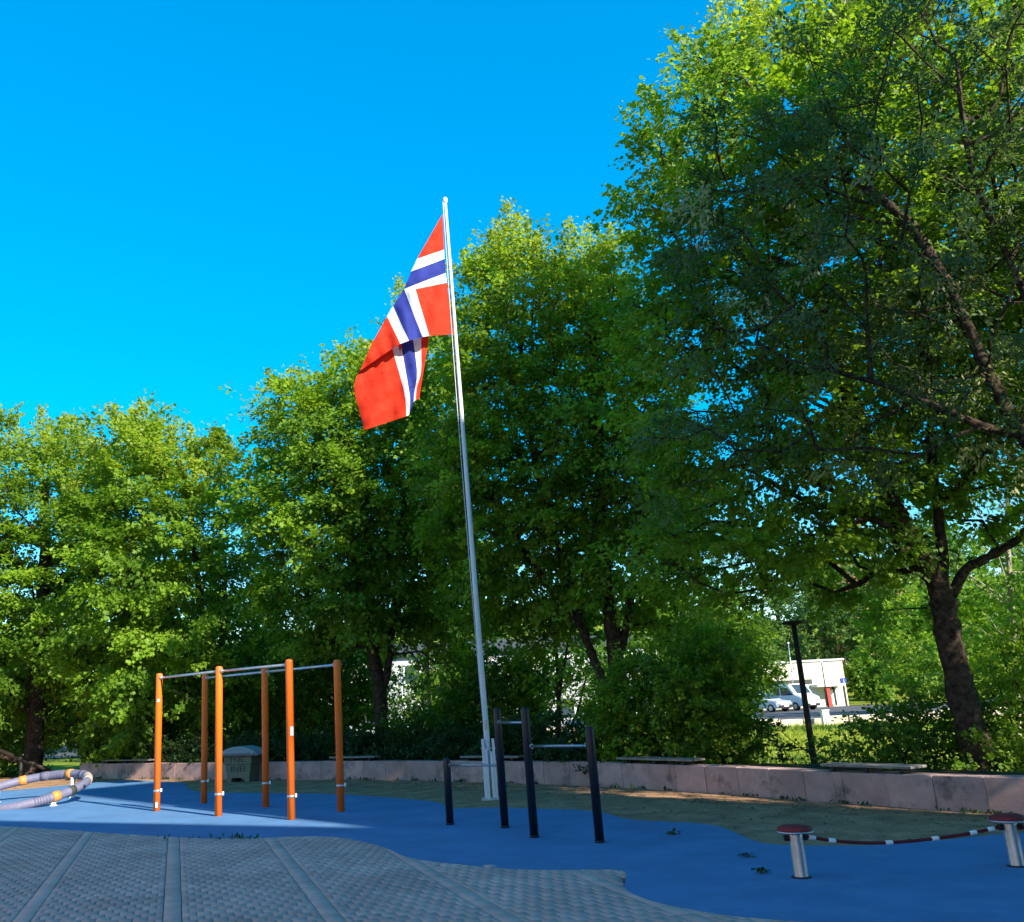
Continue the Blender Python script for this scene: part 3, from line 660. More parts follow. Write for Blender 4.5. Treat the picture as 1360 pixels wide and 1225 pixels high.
# ------------------------------------------------------------------ foliage machinery
LT = np.array([(0, 0, 0), (0.44, 0.46, 0.10), (0, 1, -0.05), (-0.44, 0.46, 0.10)])      # one leaf, folded along its rib
LT2 = np.array([(0, 0, 0), (0.21, 0.45, 0.05), (0, 1, -0.08), (-0.21, 0.45, 0.05)])
LF = np.array([(0, 1, 2, 3)])
def unit(v): return v/np.maximum(np.linalg.norm(v, axis=-1, keepdims=True), 1e-9)
def leaves(name, C, tip, nor, size, tone, young, mat, parent, tmpl=LT):
    n = len(C); tip = unit(tip); nor = nor - tip*np.sum(nor*tip, 1, keepdims=True); nor = unit(nor); side = np.cross(tip, nor)
    T = tmpl[None]*size[:, None, None]
    V = C[:, None] + T[..., :1]*side[:, None] + T[..., 1:2]*tip[:, None] + T[..., 2:3]*nor[:, None]
    F = (LF[None] + (np.arange(n)*4)[:, None, None]).reshape(-1, 4)
    me = fastmesh(name, V.reshape(-1, 3), F)
    for an, arr in (('tone', tone), ('young', young)):
        at = me.attributes.new(an, 'FLOAT', 'FACE'); at.data.foreach_set('value', np.asarray(arr).astype(np.float32))
    return link(name, me, mat, parent)

def sample_ellipsoids(ells, n, rng, shell=0.55, mind=0.55, flat=1.0):
    """points in the union of ellipsoids (c, r), denser outside, with a minimum spacing"""
    vol = np.array([e[1][0]*e[1][1]*e[1][2] for e in ells]); vol = vol/vol.sum()
    out = []; cell = {}
    tries = 0
    while len(out) < n and tries < n*40:
        tries += 1
        c, r = ells[rng.choice(len(ells), p=vol)]
        d = rng.normal(size=3); d /= np.linalg.norm(d)
        rad = rng.uniform()**(1/3) if rng.uniform() > shell else rng.uniform(0.74, 1.0)
        bump = 1 + 0.13*math.sin(d[0]*5+c[0])*math.sin(d[1]*4+1)+0.10*math.sin(d[2]*7+d[0]*6+c[1])
        p = c + d*r*rad*bump
        k = tuple(np.floor(p/mind).astype(int)); bad = False
        for i in (-1, 0, 1):
            for j in (-1, 0, 1):
                for l in (-1, 0, 1):
                    for q in cell.get((k[0]+i, k[1]+j, k[2]+l), ()):
                        if np.sum((q-p)**2) < mind*mind: bad = True; break
        if bad: continue
        cell.setdefault(k, []).append(p); out.append(p)
    return np.array(out)

def skeleton(nodes, parents, tips, rng, bf=0.35):
    """grow a balanced spanning tree from given trunk nodes to the clump centres"""
    P = [np.array(p, float) for p in nodes]; par = list(parents); path = [0.0]*len(P)
    for i in range(1, len(P)): path[i] = path[par[i]] + np.linalg.norm(P[i]-P[par[i]])
    cen = P[0]
    order = np.argsort(np.min(np.linalg.norm(tips[:, None]-np.array(nodes)[None], axis=2), 1))
    A = np.zeros((len(P)+2*len(tips), 3)); A[:len(P)] = P; pl = np.zeros(len(A)); pl[:len(P)] = path; m = len(P)
    tipid = []
    for t in order:
        q = tips[t]; d = np.linalg.norm(A[:m]-q, axis=1)
        up = np.where(A[:m, 2] > q[2]+0.3, 1.2, 0.0)*(A[:m, 2]-q[2]-0.3)
        cost = d + bf*pl[:m] + up; cost[0] += 3
        j = int(np.argmin(cost))
        mid = (A[j]+q)/2 + rng.normal(0, 0.06, 3)*d[j] + np.array([0, 0, -0.05*d[j]])
        A[m] = mid; par.append(j); pl[m] = pl[j]+d[j]/2; m += 1
        A[m] = q; par.append(m-1); pl[m] = pl[m-1]+d[j]/2; tipid.append(m); m += 1
    cnt = np.zeros(m)
    for i in tipid: cnt[i] += 1
    for i in range(m-1, 0, -1): cnt[par[i]] += cnt[i]
    return A[:m], np.array(par), cnt
def tubes(A, par, rad, start, n=6):
    V, F = [], []
    for i in range(start, len(A)):
        a, b_ = A[par[i]], A[i]; t = b_-a; L = np.linalg.norm(t)
        if L < 1e-4: continue
        t = t/L; s = np.cross(t, (0.3, 0.2, 0.9)); s /= np.linalg.norm(s); q = np.cross(t, s); o = len(V)
        r0 = min(rad[par[i]], rad[i]*1.35); 
        for p, r in ((a, r0), (b_, rad[i])):
            for k in range(n):
                an = 2*math.pi*k/n; V.append(p+(s*math.cos(an)+q*math.sin(an))*r)
        for k in range(n): F.append((o+k, o+(k+1) % n, o+n+(k+1) % n, o+n+k))
    return V, F

def clump_leaves(tips, out, rng, per, R, flat, size, shoots=None, droop=0.25, up=None, ntw=9):
    """every clump is a spray of twiglets with leaves strung along them"""
    n = len(tips); m = np.maximum(rng.poisson(per*rng.uniform(0.6, 1.4, n)), 8); I = np.repeat(np.arange(n), m); N = len(I)
    if up is None: up = np.zeros(n)
    td = rng.normal(0, 1, (n, ntw, 3)); td[..., 2] *= flat
    td = unit(td)*rng.uniform(0.55, 1.2, (n, ntw, 1)) + out[:, None]*0.35
    td[..., 2] += up[:, None]*rng.uniform(0.3, 1.1, (n, ntw))
    Rc = R*rng.uniform(0.75, 1.3, n)
    d = td[I, rng.integers(0, ntw, N)]; u = rng.uniform(0.08, 1, N)**0.8
    off = d*(u*Rc[I])[:, None]; off[:, 2] -= droop*(1-np.clip(up[I], 0, 1))*u**2*Rc[I]
    off += rng.normal(0, 1, (N, 3))*np.array([1, 1, 0.7])*(0.17*Rc[I]*(1.2-0.6*u))[:, None]
    o = out[I]; C = tips[I] + off
    tip = unit(d)*0.8 + o*0.25 + np.array([0, 0, -0.35]) + rng.normal(0, 0.4, (N, 3))
    nor = np.array([0, 0, 0.75]) + o*0.5 + rng.normal(0, 0.30, (n, 3))[I] + rng.normal(0, 0.33, (N, 3))
    sz = size*rng.uniform(0.5, 1.35, N)
    ct = rng.uniform(0, 1, n)
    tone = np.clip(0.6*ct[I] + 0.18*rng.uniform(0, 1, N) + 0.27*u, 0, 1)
    return C, tip, nor, sz, tone, I

def make_tree(name, lab, ells, stems, rng, nclump=330, per=85, R=0.62, size=0.15, mat='maple', trunk_r=0.2, bark='bark', group=None, mind=0.62, flat=0.42, shoots=0, lean=(-0.35, 0, 1), tmpl=LT, bf=0.35, yellow_tint=0.5, cat='tree', base_z=0.0, sides=14, plume=1.0, limb=0.48, sprig=0.0):
    """stems: list of polylines (first starts at the ground; others start on an earlier stem)"""
    base = np.array(stems[0][0]); root = empty(name, (base[0], base[1], base_z), lab, cat, group)
    nodes, par = [], []
    trunk = MB(); 
    for si, st in enumerate(stems):
        st = [np.array(p, float) for p in st]; sm = catmull(st, 5)
        if si == 0: j = -1
        else: j = int(np.argmin([np.linalg.norm(q-st[0]) for q in nodes]))
        for q in sm:
            nodes.append(np.array(q)); par.append(max(j, 0) if len(nodes) > 1 else 0); j = len(nodes)-1
        zs = np.linspace(0, 1, len(sm)); r0 = trunk_r if si == 0 else trunk_r*limb
        rad = r0*(1-0.55*zs); 
        if si == 0: rad = rad*(1+0.55*np.exp(-zs*len(sm)*0.9)); rad *= 1+0.05*rng.normal(size=len(sm))
        trunk.tube(sm, list(rad), sides)
    for v in trunk.bm.verts:
        v.co += Vector(rng.normal(0, 0.012, 3)*(trunk_r/0.2))
    tips = sample_ellipsoids(ells, nclump, rng, mind=mind)
    n0 = len(nodes)
    A, P, cnt = skeleton(nodes, par, tips, rng, bf)
    rad = 0.011*np.maximum(cnt, 1)**0.44*(trunk_r/0.2)**0.5
    rad = np.minimum(rad, trunk_r*0.55)
    V, F = tubes(A, P, rad, n0)
    bvs = [trunk.bm.verts.new(p) for p in V]
    for f in F: trunk.bm.faces.new([bvs[k] for k in f]).smooth = True
    trunk.build('trunk', bark, root)
    cc = sum(e[0] for e in ells)/len(ells); ctop = max(e[0][2]+e[1][2] for e in ells); cbot = min(e[0][2]-e[1][2] for e in ells)
    out = unit((tips-cc)*np.array([1, 1, 0.3]))
    up = np.clip((tips[:, 2]-cbot)/(ctop-cbot)-0.45, 0, 1)*1.8*plume
    C, tp, no, sz, tone, I = clump_leaves(tips, out, rng, per, R, flat, size, up=up)
    hf = np.clip((C[:, 2]-cbot)/(ctop-cbot), 0, 1)
    young = np.clip(hf-0.62, 0, 1)*yellow_tint*rng.uniform(0.2, 1.3, len(C))  # yellower crown tops: new growth, plus sunlight put into the leaf colour
    if sprig: young = np.where((rng.uniform(0, 1, len(tips)) < sprig)[I], rng.uniform(0.5, 1.0, len(C)), young)  # random clumps brightened: sunlit highlights painted into the leaf colour
    parts = [(C, tp, no, sz, tone, young)]
    if shoots:
        # leader shoots standing up out of the crown's top, bent by the wind
        sc = tips[:, 2] + rng.normal(0, 0.8, len(tips)) - 0.10*np.sum((tips-cc)[:, :2]**2, 1)
        for t in np.argsort(-sc)[:shoots]:
            Ls = rng.uniform(0.9, 1.8); ax_ = unit(np.array(lean)+rng.normal(0, 0.14, 3)); k = int(260*Ls)
            u = rng.uniform(0, 1, k); w = (0.42*(1-u)**0.7+0.07)
            c = tips[t] + ax_*(u*Ls)[:, None] + rng.normal(0, 1, (k, 3))*w[:, None]*0.6
            parts.append((c, rng.normal(0, 0.6, (k, 3))+ax_*0.5+np.array([-0.5, 0, -0.2]), rng.normal(0, 0.6, (k, 3))+np.array([0.3, -0.3, 0.6]), size*rng.uniform(0.6, 1.05, k), rng.uniform(0.4, 1, k), np.clip(0.25+0.5*u*rng.uniform(0.3, 1.2, k), 0, 1)*yellow_tint*1.4))
    cat_ = [np.concatenate([p[i] for p in parts]) for i in range(6)]
    leaves('crown', *cat_, mat, root, tmpl)
    return root
def E3(px, py, y, rx, ry, rz): return (D(px, py, y), np.array([rx, ry, rz]))
def stem(pts, y, z0=None, dy=None):
    L = [D(a, b_, y + (dy[i] if dy else 0)) for i, (a, b_) in enumerate(pts)]
    if z0 is not None: L = [np.array([L[0][0]+0.02, L[0][1], z0])] + L
    return L

R1 = lambda k: np.random.default_rng(k)
GA = 'maple trees in a row behind the low wall'
y = 32.0
make_tree('maple_tree', 'leafy maple at the row\'s end beside the tilted ring, brightly sunlit', [E3(5, 755, y, 3.4, 3, 4.4), E3(60, 685, y, 2.4, 2.4, 2.8), E3(130, 780, y, 2.0, 2.5, 4.2), E3(-70, 780, y, 2.6, 3, 5), E3(60, 850, y+1.6, 2.6, 1.2, 2.0)],
          [stem([(43, 1026), (47, 960), (50, 880), (56, 800), (60, 720), (58, 640)], y, -0.1), stem([(50, 870), (70, 800), (110, 730)], y)], R1(1), nclump=430, per=370, R=0.86, flat=0.34, size=0.135, trunk_r=0.34, group=GA, shoots=20, mind=0.92)
y = 29.0
make_tree('maple_tree', 'sunlit many-stemmed maple behind the wall, its thin stems seen through the orange rack', [E3(215, 770, y, 2.7, 2.6, 4.6), E3(235, 685, y, 1.7, 2, 2.5), E3(290, 800, y-0.5, 1.7, 2.2, 3.6), E3(165, 730, y, 1.6, 2, 2.7)],
          [stem([(278, 1000), (275, 940), (272, 880), (266, 800), (255, 700), (245, 620)], y, 0.2), stem([(276, 970), (255, 925), (238, 880), (225, 800), (200, 700)], y), stem([(276, 960), (288, 900), (296, 830), (300, 740)], y)], R1(2), nclump=330, per=370, R=0.80, flat=0.34, size=0.128, trunk_r=0.17, group=GA, shoots=22, mind=0.86)
y = 25.6
make_tree('maple_tree', 'maple with dark low-forked trunk behind the wall, crown beneath the flag', [E3(470, 665, y, 2.9, 2.6, 3.7), E3(430, 595, y, 1.6, 1.9, 1.9), E3(545, 640, y, 2.0, 2.2, 4.0), E3(415, 790, y+0.3, 1.5, 1.6, 1.6), E3(595, 760, y+1.2, 1.4, 1.2, 2.2)],
          [stem([(507, 985), (505, 930), (500, 890), (492, 840), (482, 780), (462, 700), (445, 620), (440, 560)], y, 0.2), stem([(506, 925), (517, 880), (522, 820), (530, 720), (545, 620), (550, 540)], y), stem([(482, 780), (470, 740), (430, 660)], y)], R1(3), nclump=430, per=290, R=0.72, size=0.118, trunk_r=0.21, group=GA, shoots=16, lean=(-0.2, 0, 1), mind=0.66)
y = 21.2
make_tree('maple_tree', 'tall maple with two dark leaning stems behind the stepped turning bars', [E3(740, 580, y, 2.7, 2.5, 3.7), E3(685, 435, y, 1.5, 1.7, 1.8), E3(800, 500, y, 1.6, 1.9, 2.9), E3(650, 640, y, 1.5, 2, 2.4), E3(850, 680, y, 1.6, 2, 2.6), E3(720, 770, y+1.6, 1.8, 1.2, 1.5), E3(635, 470, y, 0.9, 1.3, 1.5)],
          [stem([(822, 985), (820, 920), (817, 860), (806, 790), (800, 700), (795, 600), (790, 500), (785, 420)], y, 0.2), stem([(820, 945), (795, 890), (772, 830), (752, 760), (728, 680), (700, 560), (690, 450)], y), stem([(818, 880), (833, 830), (842, 760), (850, 650)], y), stem([(772, 830), (745, 800), (690, 720), (650, 640)], y)], R1(4), nclump=430, per=280, R=0.60, size=0.104, trunk_r=0.22, group=GA, shoots=18, lean=(0.0, 0, 1), mind=0.58)
y = 14.8
make_tree('maple_tree', 'big dark maple with thick patchily lit trunk beyond the balance rope', [E3(1090, 330, y, 3.0, 2.6, 4.3), E3(1000, 230, y, 1.7, 2, 2.6), E3(960, 480, y, 1.7, 2, 2.6), E3(1250, 200, y, 3.0, 2.6, 4.0), E3(1000, 670, y-0.4, 1.7, 1.8, 1.2), E3(1330, 480, y, 2.2, 2.2, 3.0), E3(900, 300, y, 0.9, 1.3, 1.9), E3(1150, 560, y, 1.8, 2, 2.0), E3(1110, 715, y+0.6, 1.5, 1.4, 0.8), E3(960, 735, y, 1.5, 1.5, 0.75), E3(1190, 790, y+1.4, 0.8, 0.8, 0.5)],
          [stem([(1306, 1030), (1292, 980), (1275, 910), (1262, 850), (1252, 800), (1243, 770), (1222, 735), (1195, 690), (1172, 640), (1140, 560), (1100, 440), (1070, 320)], y, 0.2),
           stem([(1250, 790), (1252, 740), (1246, 680), (1238, 600), (1235, 480), (1240, 340), (1235, 200)], y), stem([(1262, 790), (1285, 755), (1320, 735), (1370, 700), (1420, 620)], y), stem([(1172, 640), (1120, 590), (1040, 540), (970, 480)], y), stem([(1235, 480), (1200, 400), (1150, 250)], y)],
          R1(5), limb=0.36, nclump=700, per=270, R=0.54, size=0.090, trunk_r=0.235, group=GA, shoots=12, lean=(0.1, 0, 1), mind=0.5, bf=0.3)
y = 12.2
make_tree('ash_tree', 'large ash with olive narrow leaves reaching over from beside the balance rope', [E3(1200, 260, y, 2.6, 2.0, 3.0), E3(1050, 300, y-0.4, 1.7, 1.6, 1.9), E3(1330, 150, y, 2.4, 2.2, 3.0), E3(1420, 420, y, 2.4, 2.4, 3.2), E3(1120, 480, y-0.3, 1.9, 1.6, 1.6), E3(980, 560, y, 1.3, 1.4, 1.0), E3(1560, 300, y, 2.6, 2.6, 4.0)],
          [stem([(1560, 1040), (1530, 900), (1500, 780), (1460, 690), (1410, 630), (1360, 580), (1310, 490), (1270, 400), (1210, 300), (1150, 250)], y, 0.1), stem([(1500, 780), (1470, 640), (1430, 520), (1370, 410), (1330, 320), (1290, 220), (1270, 80)], y), stem([(1530, 900), (1540, 700), (1550, 500), (1560, 300)], y), stem([(1360, 580), (1290, 560), (1200, 520), (1100, 490)], y)],
          R1(6), nclump=420, per=185, R=0.48, size=0.088, mat='ash', sprig=0.10, trunk_r=0.135, plume=0.4, shoots=0, mind=0.52, tmpl=LT2, flat=0.55, bf=0.3, yellow_tint=0.35)
make_tree('maple_tree', 'maple standing out on the square beside the stair tower', [(np.array([13.0, 6.0, 6.6]), np.array([3.6, 3.2, 3.6])), (np.array([14.5, 8.0, 7.4]), np.array([3.2, 3.0, 3.6]))],
          [[np.array([13.4, 6.6, -0.05]), np.array([13.4, 6.6, 2.5]), np.array([13.3, 6.6, 5.0]), np.array([13.4, 6.8, 8.0])]], R1(7), nclump=130, per=55, R=0.7, size=0.19, trunk_r=0.22, mind=0.8)
# slender neighbours
make_tree('young_birch', 'slender pale-stemmed young birch behind the thick dark trunk', [E3(1345, 720, 19, 1.3, 1.3, 2.6), E3(1360, 560, 19, 1.0, 1.1, 1.8)],
          [stem([(1352, 1000), (1350, 900), (1342, 780), (1338, 680), (1345, 560)], 19.0, 0.0)], R1(8), nclump=90, per=60, R=0.5, size=0.11, mat='bush_lit', trunk_r=0.07, bark='bark_pale', mind=0.5, cat='tree', bf=0.5)
make_tree('young_birch', 'young tree with one pale straight stem beside the flagpole', [E3(575, 830, 26.5, 1.2, 1.2, 1.5), E3(600, 900, 26.5, 0.9, 0.9, 0.8)],
          [stem([(572, 1005), (571, 950), (568, 890), (570, 820)], 26.3, 0.1), stem([(574, 960), (585, 915), (592, 870)], 26.3)], R1(9), nclump=46, per=50, R=0.5, size=0.13, mat='maple', trunk_r=0.075, bark='bark_pale', mind=0.5, bf=0.5)
make_tree('young_tree', 'thin forked young tree between the flagpole and the leaning stems', [E3(745, 850, 24, 1.3, 1.2, 1.2), E3(720, 900, 24, 0.7, 0.8, 0.7), E3(790, 910, 24, 0.6, 0.7, 0.9)],
          [stem([(742, 990), (742, 930), (740, 880), (735, 830)], 24, 0.0), stem([(742, 930), (750, 880), (758, 830)], 24), stem([(745, 985), (765, 950), (778, 900)], 24)], R1(10), nclump=50, per=42, R=0.42, size=0.12, mat='maple', trunk_r=0.08, mind=0.42, bf=0.5)

# ------------------------------------------------------------------ shrubs and hedge
def shrub(name, lab, ells, rng, n=120, per=45, R=0.33, size=0.09, mat='bush_dark', group=None, mind=0.28, z0=0.3, cat='shrub', yellow_tint=0.2):
    c0 = ells[0][0]; base = np.array([c0[0], c0[1], z0])
    root = empty(name, base, lab, cat, group)
    tips = sample_ellipsoids(ells, n, rng, mind=mind)
    tips[:, 2] = np.maximum(tips[:, 2], z0+0.05)
    nodes = [base-np.array([0, 0, .05]), base+np.array([0, 0, 0.15])]
    A, P, cnt = skeleton(nodes, [0, 0], tips, rng, 0.5)
    rad = 0.006*np.maximum(cnt, 1)**0.42
    V, F = tubes(A, P, rad, 1, 5); link('stems', fastmesh('stems', np.array(V), np.array(F), True), 'bark', root)
    cc = sum(e[0] for e in ells)/len(ells); out = unit((tips-cc)*np.array([1, 1, 0.4]))
    C, tp, no, sz, tone, I = clump_leaves(tips, out, rng, per*2.4, R*1.05, 0.8, size*0.75, droop=0.1, up=np.full(len(tips), 0.25))
    keep = C[:, 2] > z0-0.05
    young = np.clip(rng.uniform(-1, 1, len(C)), 0, 1)*yellow_tint
    leaves('foliage', C[keep], tp[keep], no[keep], sz[keep], tone[keep], young[keep], mat, root)
    return root
shrub('leafy_shrub', 'big rounded leafy shrub overhanging the wall between the leaning stems and the lamp', [E3(905, 940, 18.6, 1.35, 1.1, 1.05), E3(940, 895, 18.8, 0.75, 0.9, 0.8), E3(850, 960, 18.8, 0.9, 0.8, 0.8), E3(965, 980, 18.2, 0.5, 0.6, 0.45)], R1(20), n=330, per=60, R=0.30, size=0.10, mat='maple')
shrub('leafy_shrub', 'yellow-green sunlit shrub behind the big rounded one', [E3(955, 870, 23, 1.1, 1.1, 1.2), E3(985, 885, 23, 0.6, 0.8, 0.8)], R1(21), n=170, per=55, R=0.36, size=0.10, mat='bush_lit', z0=0.0)
shrub('leafy_shrub', 'bright sunlit shrub seen between the orange rack and the forked trunk', [E3(430, 930, 29.5, 1.6, 1.3, 1.7), E3(470, 900, 29.8, 1.2, 1, 1.5), E3(400, 960, 29.5, 1.2, 1, 1.0)], R1(22), n=260, per=55, R=0.42, size=0.13, mat='bush_lit', z0=0.0, mind=0.32)
shrub('leafy_shrub', 'loose green shrub just behind the foot of the flagpole', [E3(655, 930, 24.8, 1.0, 0.9, 1.2), E3(625, 960, 24.6, 0.9, 0.8, 0.8), E3(690, 930, 25, 0.7, 0.7, 0.9)], R1(23), n=190, per=50, R=0.36, size=0.115, mat='bush_lit', z0=0.1)
shrub('leafy_shrub', 'tangled shrub at the foot of the thick patchily lit trunk', [E3(1195, 985, 15.6, 0.75, 0.7, 0.50), E3(1240, 960, 15.8, 0.7, 0.7, 0.55), E3(1150, 1000, 15.6, 0.5, 0.5, 0.30)], R1(24), n=170, per=38, R=0.22, size=0.085, mat='bush_lit')
shrub('leafy_shrub', 'green shrub on the wall between the thick trunk and the slender birch', [E3(1350, 950, 15.2, 0.8, 0.7, 0.8), E3(1330, 1000, 14.8, 0.6, 0.6, 0.4), E3(1390, 900, 15.6, 0.8, 0.8, 1.0)], R1(25), n=190, per=40, R=0.25, size=0.085, mat='maple')
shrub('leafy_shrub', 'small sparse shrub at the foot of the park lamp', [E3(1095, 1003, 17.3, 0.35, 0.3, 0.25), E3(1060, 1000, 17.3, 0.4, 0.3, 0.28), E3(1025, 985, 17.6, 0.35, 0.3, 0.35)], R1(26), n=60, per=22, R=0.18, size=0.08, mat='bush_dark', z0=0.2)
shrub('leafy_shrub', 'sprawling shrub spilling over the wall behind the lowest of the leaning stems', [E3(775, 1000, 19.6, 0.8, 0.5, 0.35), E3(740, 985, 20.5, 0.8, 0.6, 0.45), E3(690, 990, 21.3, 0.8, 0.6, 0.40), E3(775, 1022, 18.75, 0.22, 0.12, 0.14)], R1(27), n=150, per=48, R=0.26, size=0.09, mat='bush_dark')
hx = np.linspace(0.6, WLEN*0.50, 9)
HL = ['clipped dark hedge behind the wall, the clump nearest the tilted ring', 'clipped dark hedge clump behind the wall seen through the orange rack', 'clipped dark hedge clump behind the wall between the rack and flagpole']
for k, s in enumerate(hx):
    q, d, n = wall_at(s); e = (np.array([*(q+n*1.0), 0.62]), np.array([1.05, 0.5, 0.42]))
    px_lab = HL[0] if k == 0 else HL[1] if k < 6 else HL[2]
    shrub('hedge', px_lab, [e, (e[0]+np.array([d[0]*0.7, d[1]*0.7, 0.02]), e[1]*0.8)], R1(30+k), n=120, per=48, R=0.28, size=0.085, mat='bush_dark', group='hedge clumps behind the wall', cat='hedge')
shrub('leafy_shrub', 'shaded shrub mass under the maple at the row\'s end', [E3(130, 940, 33, 2.2, 1.2, 1.6), E3(200, 950, 31.5, 1.6, 1.2, 1.3)], R1(45), n=200, per=50, R=0.5, size=0.14, mat='maple', z0=0.0, mind=0.4)
shrub('leafy_shrub', 'leafy undergrowth to the side of the row\'s end trunk', [E3(-10, 1000, 33, 1.6, 1.0, 0.9), E3(30, 960, 34.5, 1.5, 1.0, 1.2)], R1(46), n=130, per=45, R=0.45, size=0.13, mat='bush_lit', z0=-0.1, mind=0.4)
shrub('leafy_shrub', 'dense green shrub under the many-stemmed maple', [E3(340, 930, 30.5, 1.5, 1.1, 1.5), E3(260, 950, 31, 1.4, 1.0, 1.1)], R1(47), n=190, per=48, R=0.45, size=0.13, mat='maple', z0=0.0, mind=0.4)
shrub('leafy_shrub', 'leafy shrub beneath the low-forked maple', [E3(545, 975, 25.0, 0.8, 0.7, 0.55), E3(600, 985, 24.2, 0.8, 0.6, 0.45)], R1(48), n=110, per=38, R=0.3, size=0.1, mat='bush_lit', z0=0.1)

# ------------------------------------------------------------------ background
def gz(x, y_): return float(terrain_z(x, y_))
def far_tree(px, ytop, y_, rx, lab, seed, name='far_tree', group='trees on the far slope', mat='far', zb=None):
    t = D(px, ytop, y_); x = t[0]; z0 = gz(x, y_) if zb is None else zb
    rng = R1(seed); h = t[2]-z0
    zc = z0+h*0.56
    ells = [(np.array([x, y_, zc]), np.array([rx, rx*0.8, h*0.40])), (np.array([x+rx*0.5*rng.uniform(-1, 1), y_, zc-h*0.12]), np.array([rx*0.9, rx*0.8, h*0.3])), (np.array([x+rx*0.3*rng.uniform(-1, 1), y_, zc+h*0.2]), np.array([rx*0.6, rx*0.6, h*0.24]))]
    base = np.array([x, y_, z0]); root = empty(name, base, lab, 'tree', group)
    mb = MB(); mb.tube([base+np.array([0, 0, -0.3]), base+np.array([0.1, 0, h*0.3]), base+np.array([0, 0, h*0.7])], [0.035*h*0.6, 0.028*h*0.6, 0.01*h*0.6], 8); mb.build('trunk', 'bark', root)
    n = int(90); k = max(rx*0.22, 0.5)
    tips = sample_ellipsoids(ells, n, rng, mind=k*0.75)
    cc = ells[0][0]; out = unit((tips-cc)*np.array([1, 1, 0.4]))
    C, tp, no, sz, tone, I = clump_leaves(tips, out, rng, 110, k*1.1, 0.6, 0.0024*y_+0.05, droop=0.15, up=np.full(len(tips), 0.2))
    leaves('crown', C, tp, no, sz, tone, np.clip(rng.uniform(-1, 1, len(C)), 0, 1)*0.35, mat, root)
FTL = 'broad green tree on the wooded slope beyond the white buildings'
k = 0
for px, yt, y_, rx in [(-80, 760, 70, 5), (60, 800, 75, 5), (190, 800, 64, 5), (330, 790, 78, 6), (440, 800, 100, 6), (560, 790, 110, 7), (680, 800, 105, 7), (800, 780, 112, 7), (910, 740, 115, 7), (1015, 700, 112, 7.5), (1115, 715, 120, 8), (1145, 735, 98, 5.0), (1060, 745, 102, 5.5), (1195, 740, 96, 5.0), (1210, 690, 118, 8), (1290, 700, 105, 7), (1380, 680, 100, 7), (1460, 690, 100, 7)]:
    far_tree(px, yt, y_, rx, FTL, 100+k); k += 1
NTL = ['rounded tree beside the hall corner, standing on the lawn', 'dense tree on the lawn just beyond the thick patchily lit trunk', 'light green tree on the lawn behind the slender birch', 'leafy tree on the lawn further out than the slender birch', 'leafy tree on the lawn behind the big rounded shrub', 'leafy tree on the lawn behind the yellow-green shrub']
for (px, yt, y_, rx), nl in zip([(1185, 790, 62, 2.6), (1235, 770, 55, 3.2), (1310, 740, 36, 3.0), (1400, 720, 34, 3.0), (885, 780, 48, 3.0), (940, 800, 60, 2.6)], NTL):
    far_tree(px, yt, y_, rx, nl, 100+k, 'lawn_tree', 'trees on the lawn beyond the wall', 'maple'); k += 1
for px, yt, y_, rx in [(310, 830, 44, 3.4), (170, 780, 46, 3.6), (395, 850, 50, 3.0), (20, 780, 48, 4)]:
    far_tree(px, yt, y_, rx, 'leafy green tree filling the gaps behind the many-stemmed maple', 100+k, 'lawn_tree', 'trees behind the many-stemmed maple', 'far'); k += 1
far_tree(1148, 880, 88, 1.6, 'small pale green tree by the corner of the white hall', 190, 'small_tree', None, 'bush_lit')
shrub('leafy_shrub', 'sunlit shrub on the lawn behind the straight pale stem', [E3(595, 915, 33, 1.5, 1.1, 1.1), E3(545, 945, 33, 0.9, 0.9, 0.7)], R1(49), n=120, per=34, R=0.4, size=0.13, mat='bush_lit', z0=-0.1, mind=0.4)
shrub('leafy_shrub', 'sunlit shrub on the lawn behind the thin forked young tree', [E3(715, 905, 31, 1.0, 1.0, 0.9), E3(790, 900, 30, 1.0, 1.0, 1.1)], R1(50), n=110, per=30, R=0.38, size=0.12, mat='bush_lit', z0=-0.1, mind=0.4)
far_tree(600, 870, 60, 2.0, 'pale yellow-green tree seen beside the straight pale stem', 191, 'small_tree', None, 'grass')

def bldg_part(root, name, mat, c, size, bevel=0.0):
    mb = MB(); mb.box(c, size, bevel=bevel); return mb.build(name, mat, root, world=False)
# white hall with the entrance
c0 = D(1128, 938, 87); c1 = D(1000, 938, 87); hz = gz(c0[0], 87)
hw = 24.0; hx0 = c0[0]
hall = empty('white_hall', (hx0-hw/2, 87, hz), 'low cream-white hall with red door post and blue sign across the lawn', 'building')
hh = D(1080, 878, 87)[2]-hz
bldg_part(hall, 'wall', 'cladding', (0, 5, hh/2-0.1), (hw, 10, hh+0.2))
bldg_part(hall, 'roof_edge', 'offwhite', (0, 5, hh+0.06), (hw+0.3, 10.3, 0.16))
def hp(px, py): q = D(px, py, 87); return q[0]-(hx0-hw/2), q[2]-hz
x0, z0 = hp(1094, 912); x1, z1 = hp(1112, 936)
bldg_part(hall, 'entrance_glass', 'glass', ((x0+x1)/2, -0.02, (z0+z1)/2), (abs(x1-x0), 0.1, abs(z0-z1)))
bldg_part(hall, 'door', 'white', ((x0+x1)/2-0.1, -0.09, (z0+z1)/2-0.15), (abs(x1-x0)*0.72, 0.08, abs(z0-z1)*0.82))
bldg_part(hall, 'canopy', 'offwhite', ((x0+x1)/2-0.4, -0.7, z0+0.12), (abs(x1-x0)+1.6, 1.6, 0.22))
xr, _ = hp(1092.5, 920); bldg_part(hall, 'door_post', 'redpaint', (xr, -1.2, (z0)/2), (0.26, 0.2, z0))
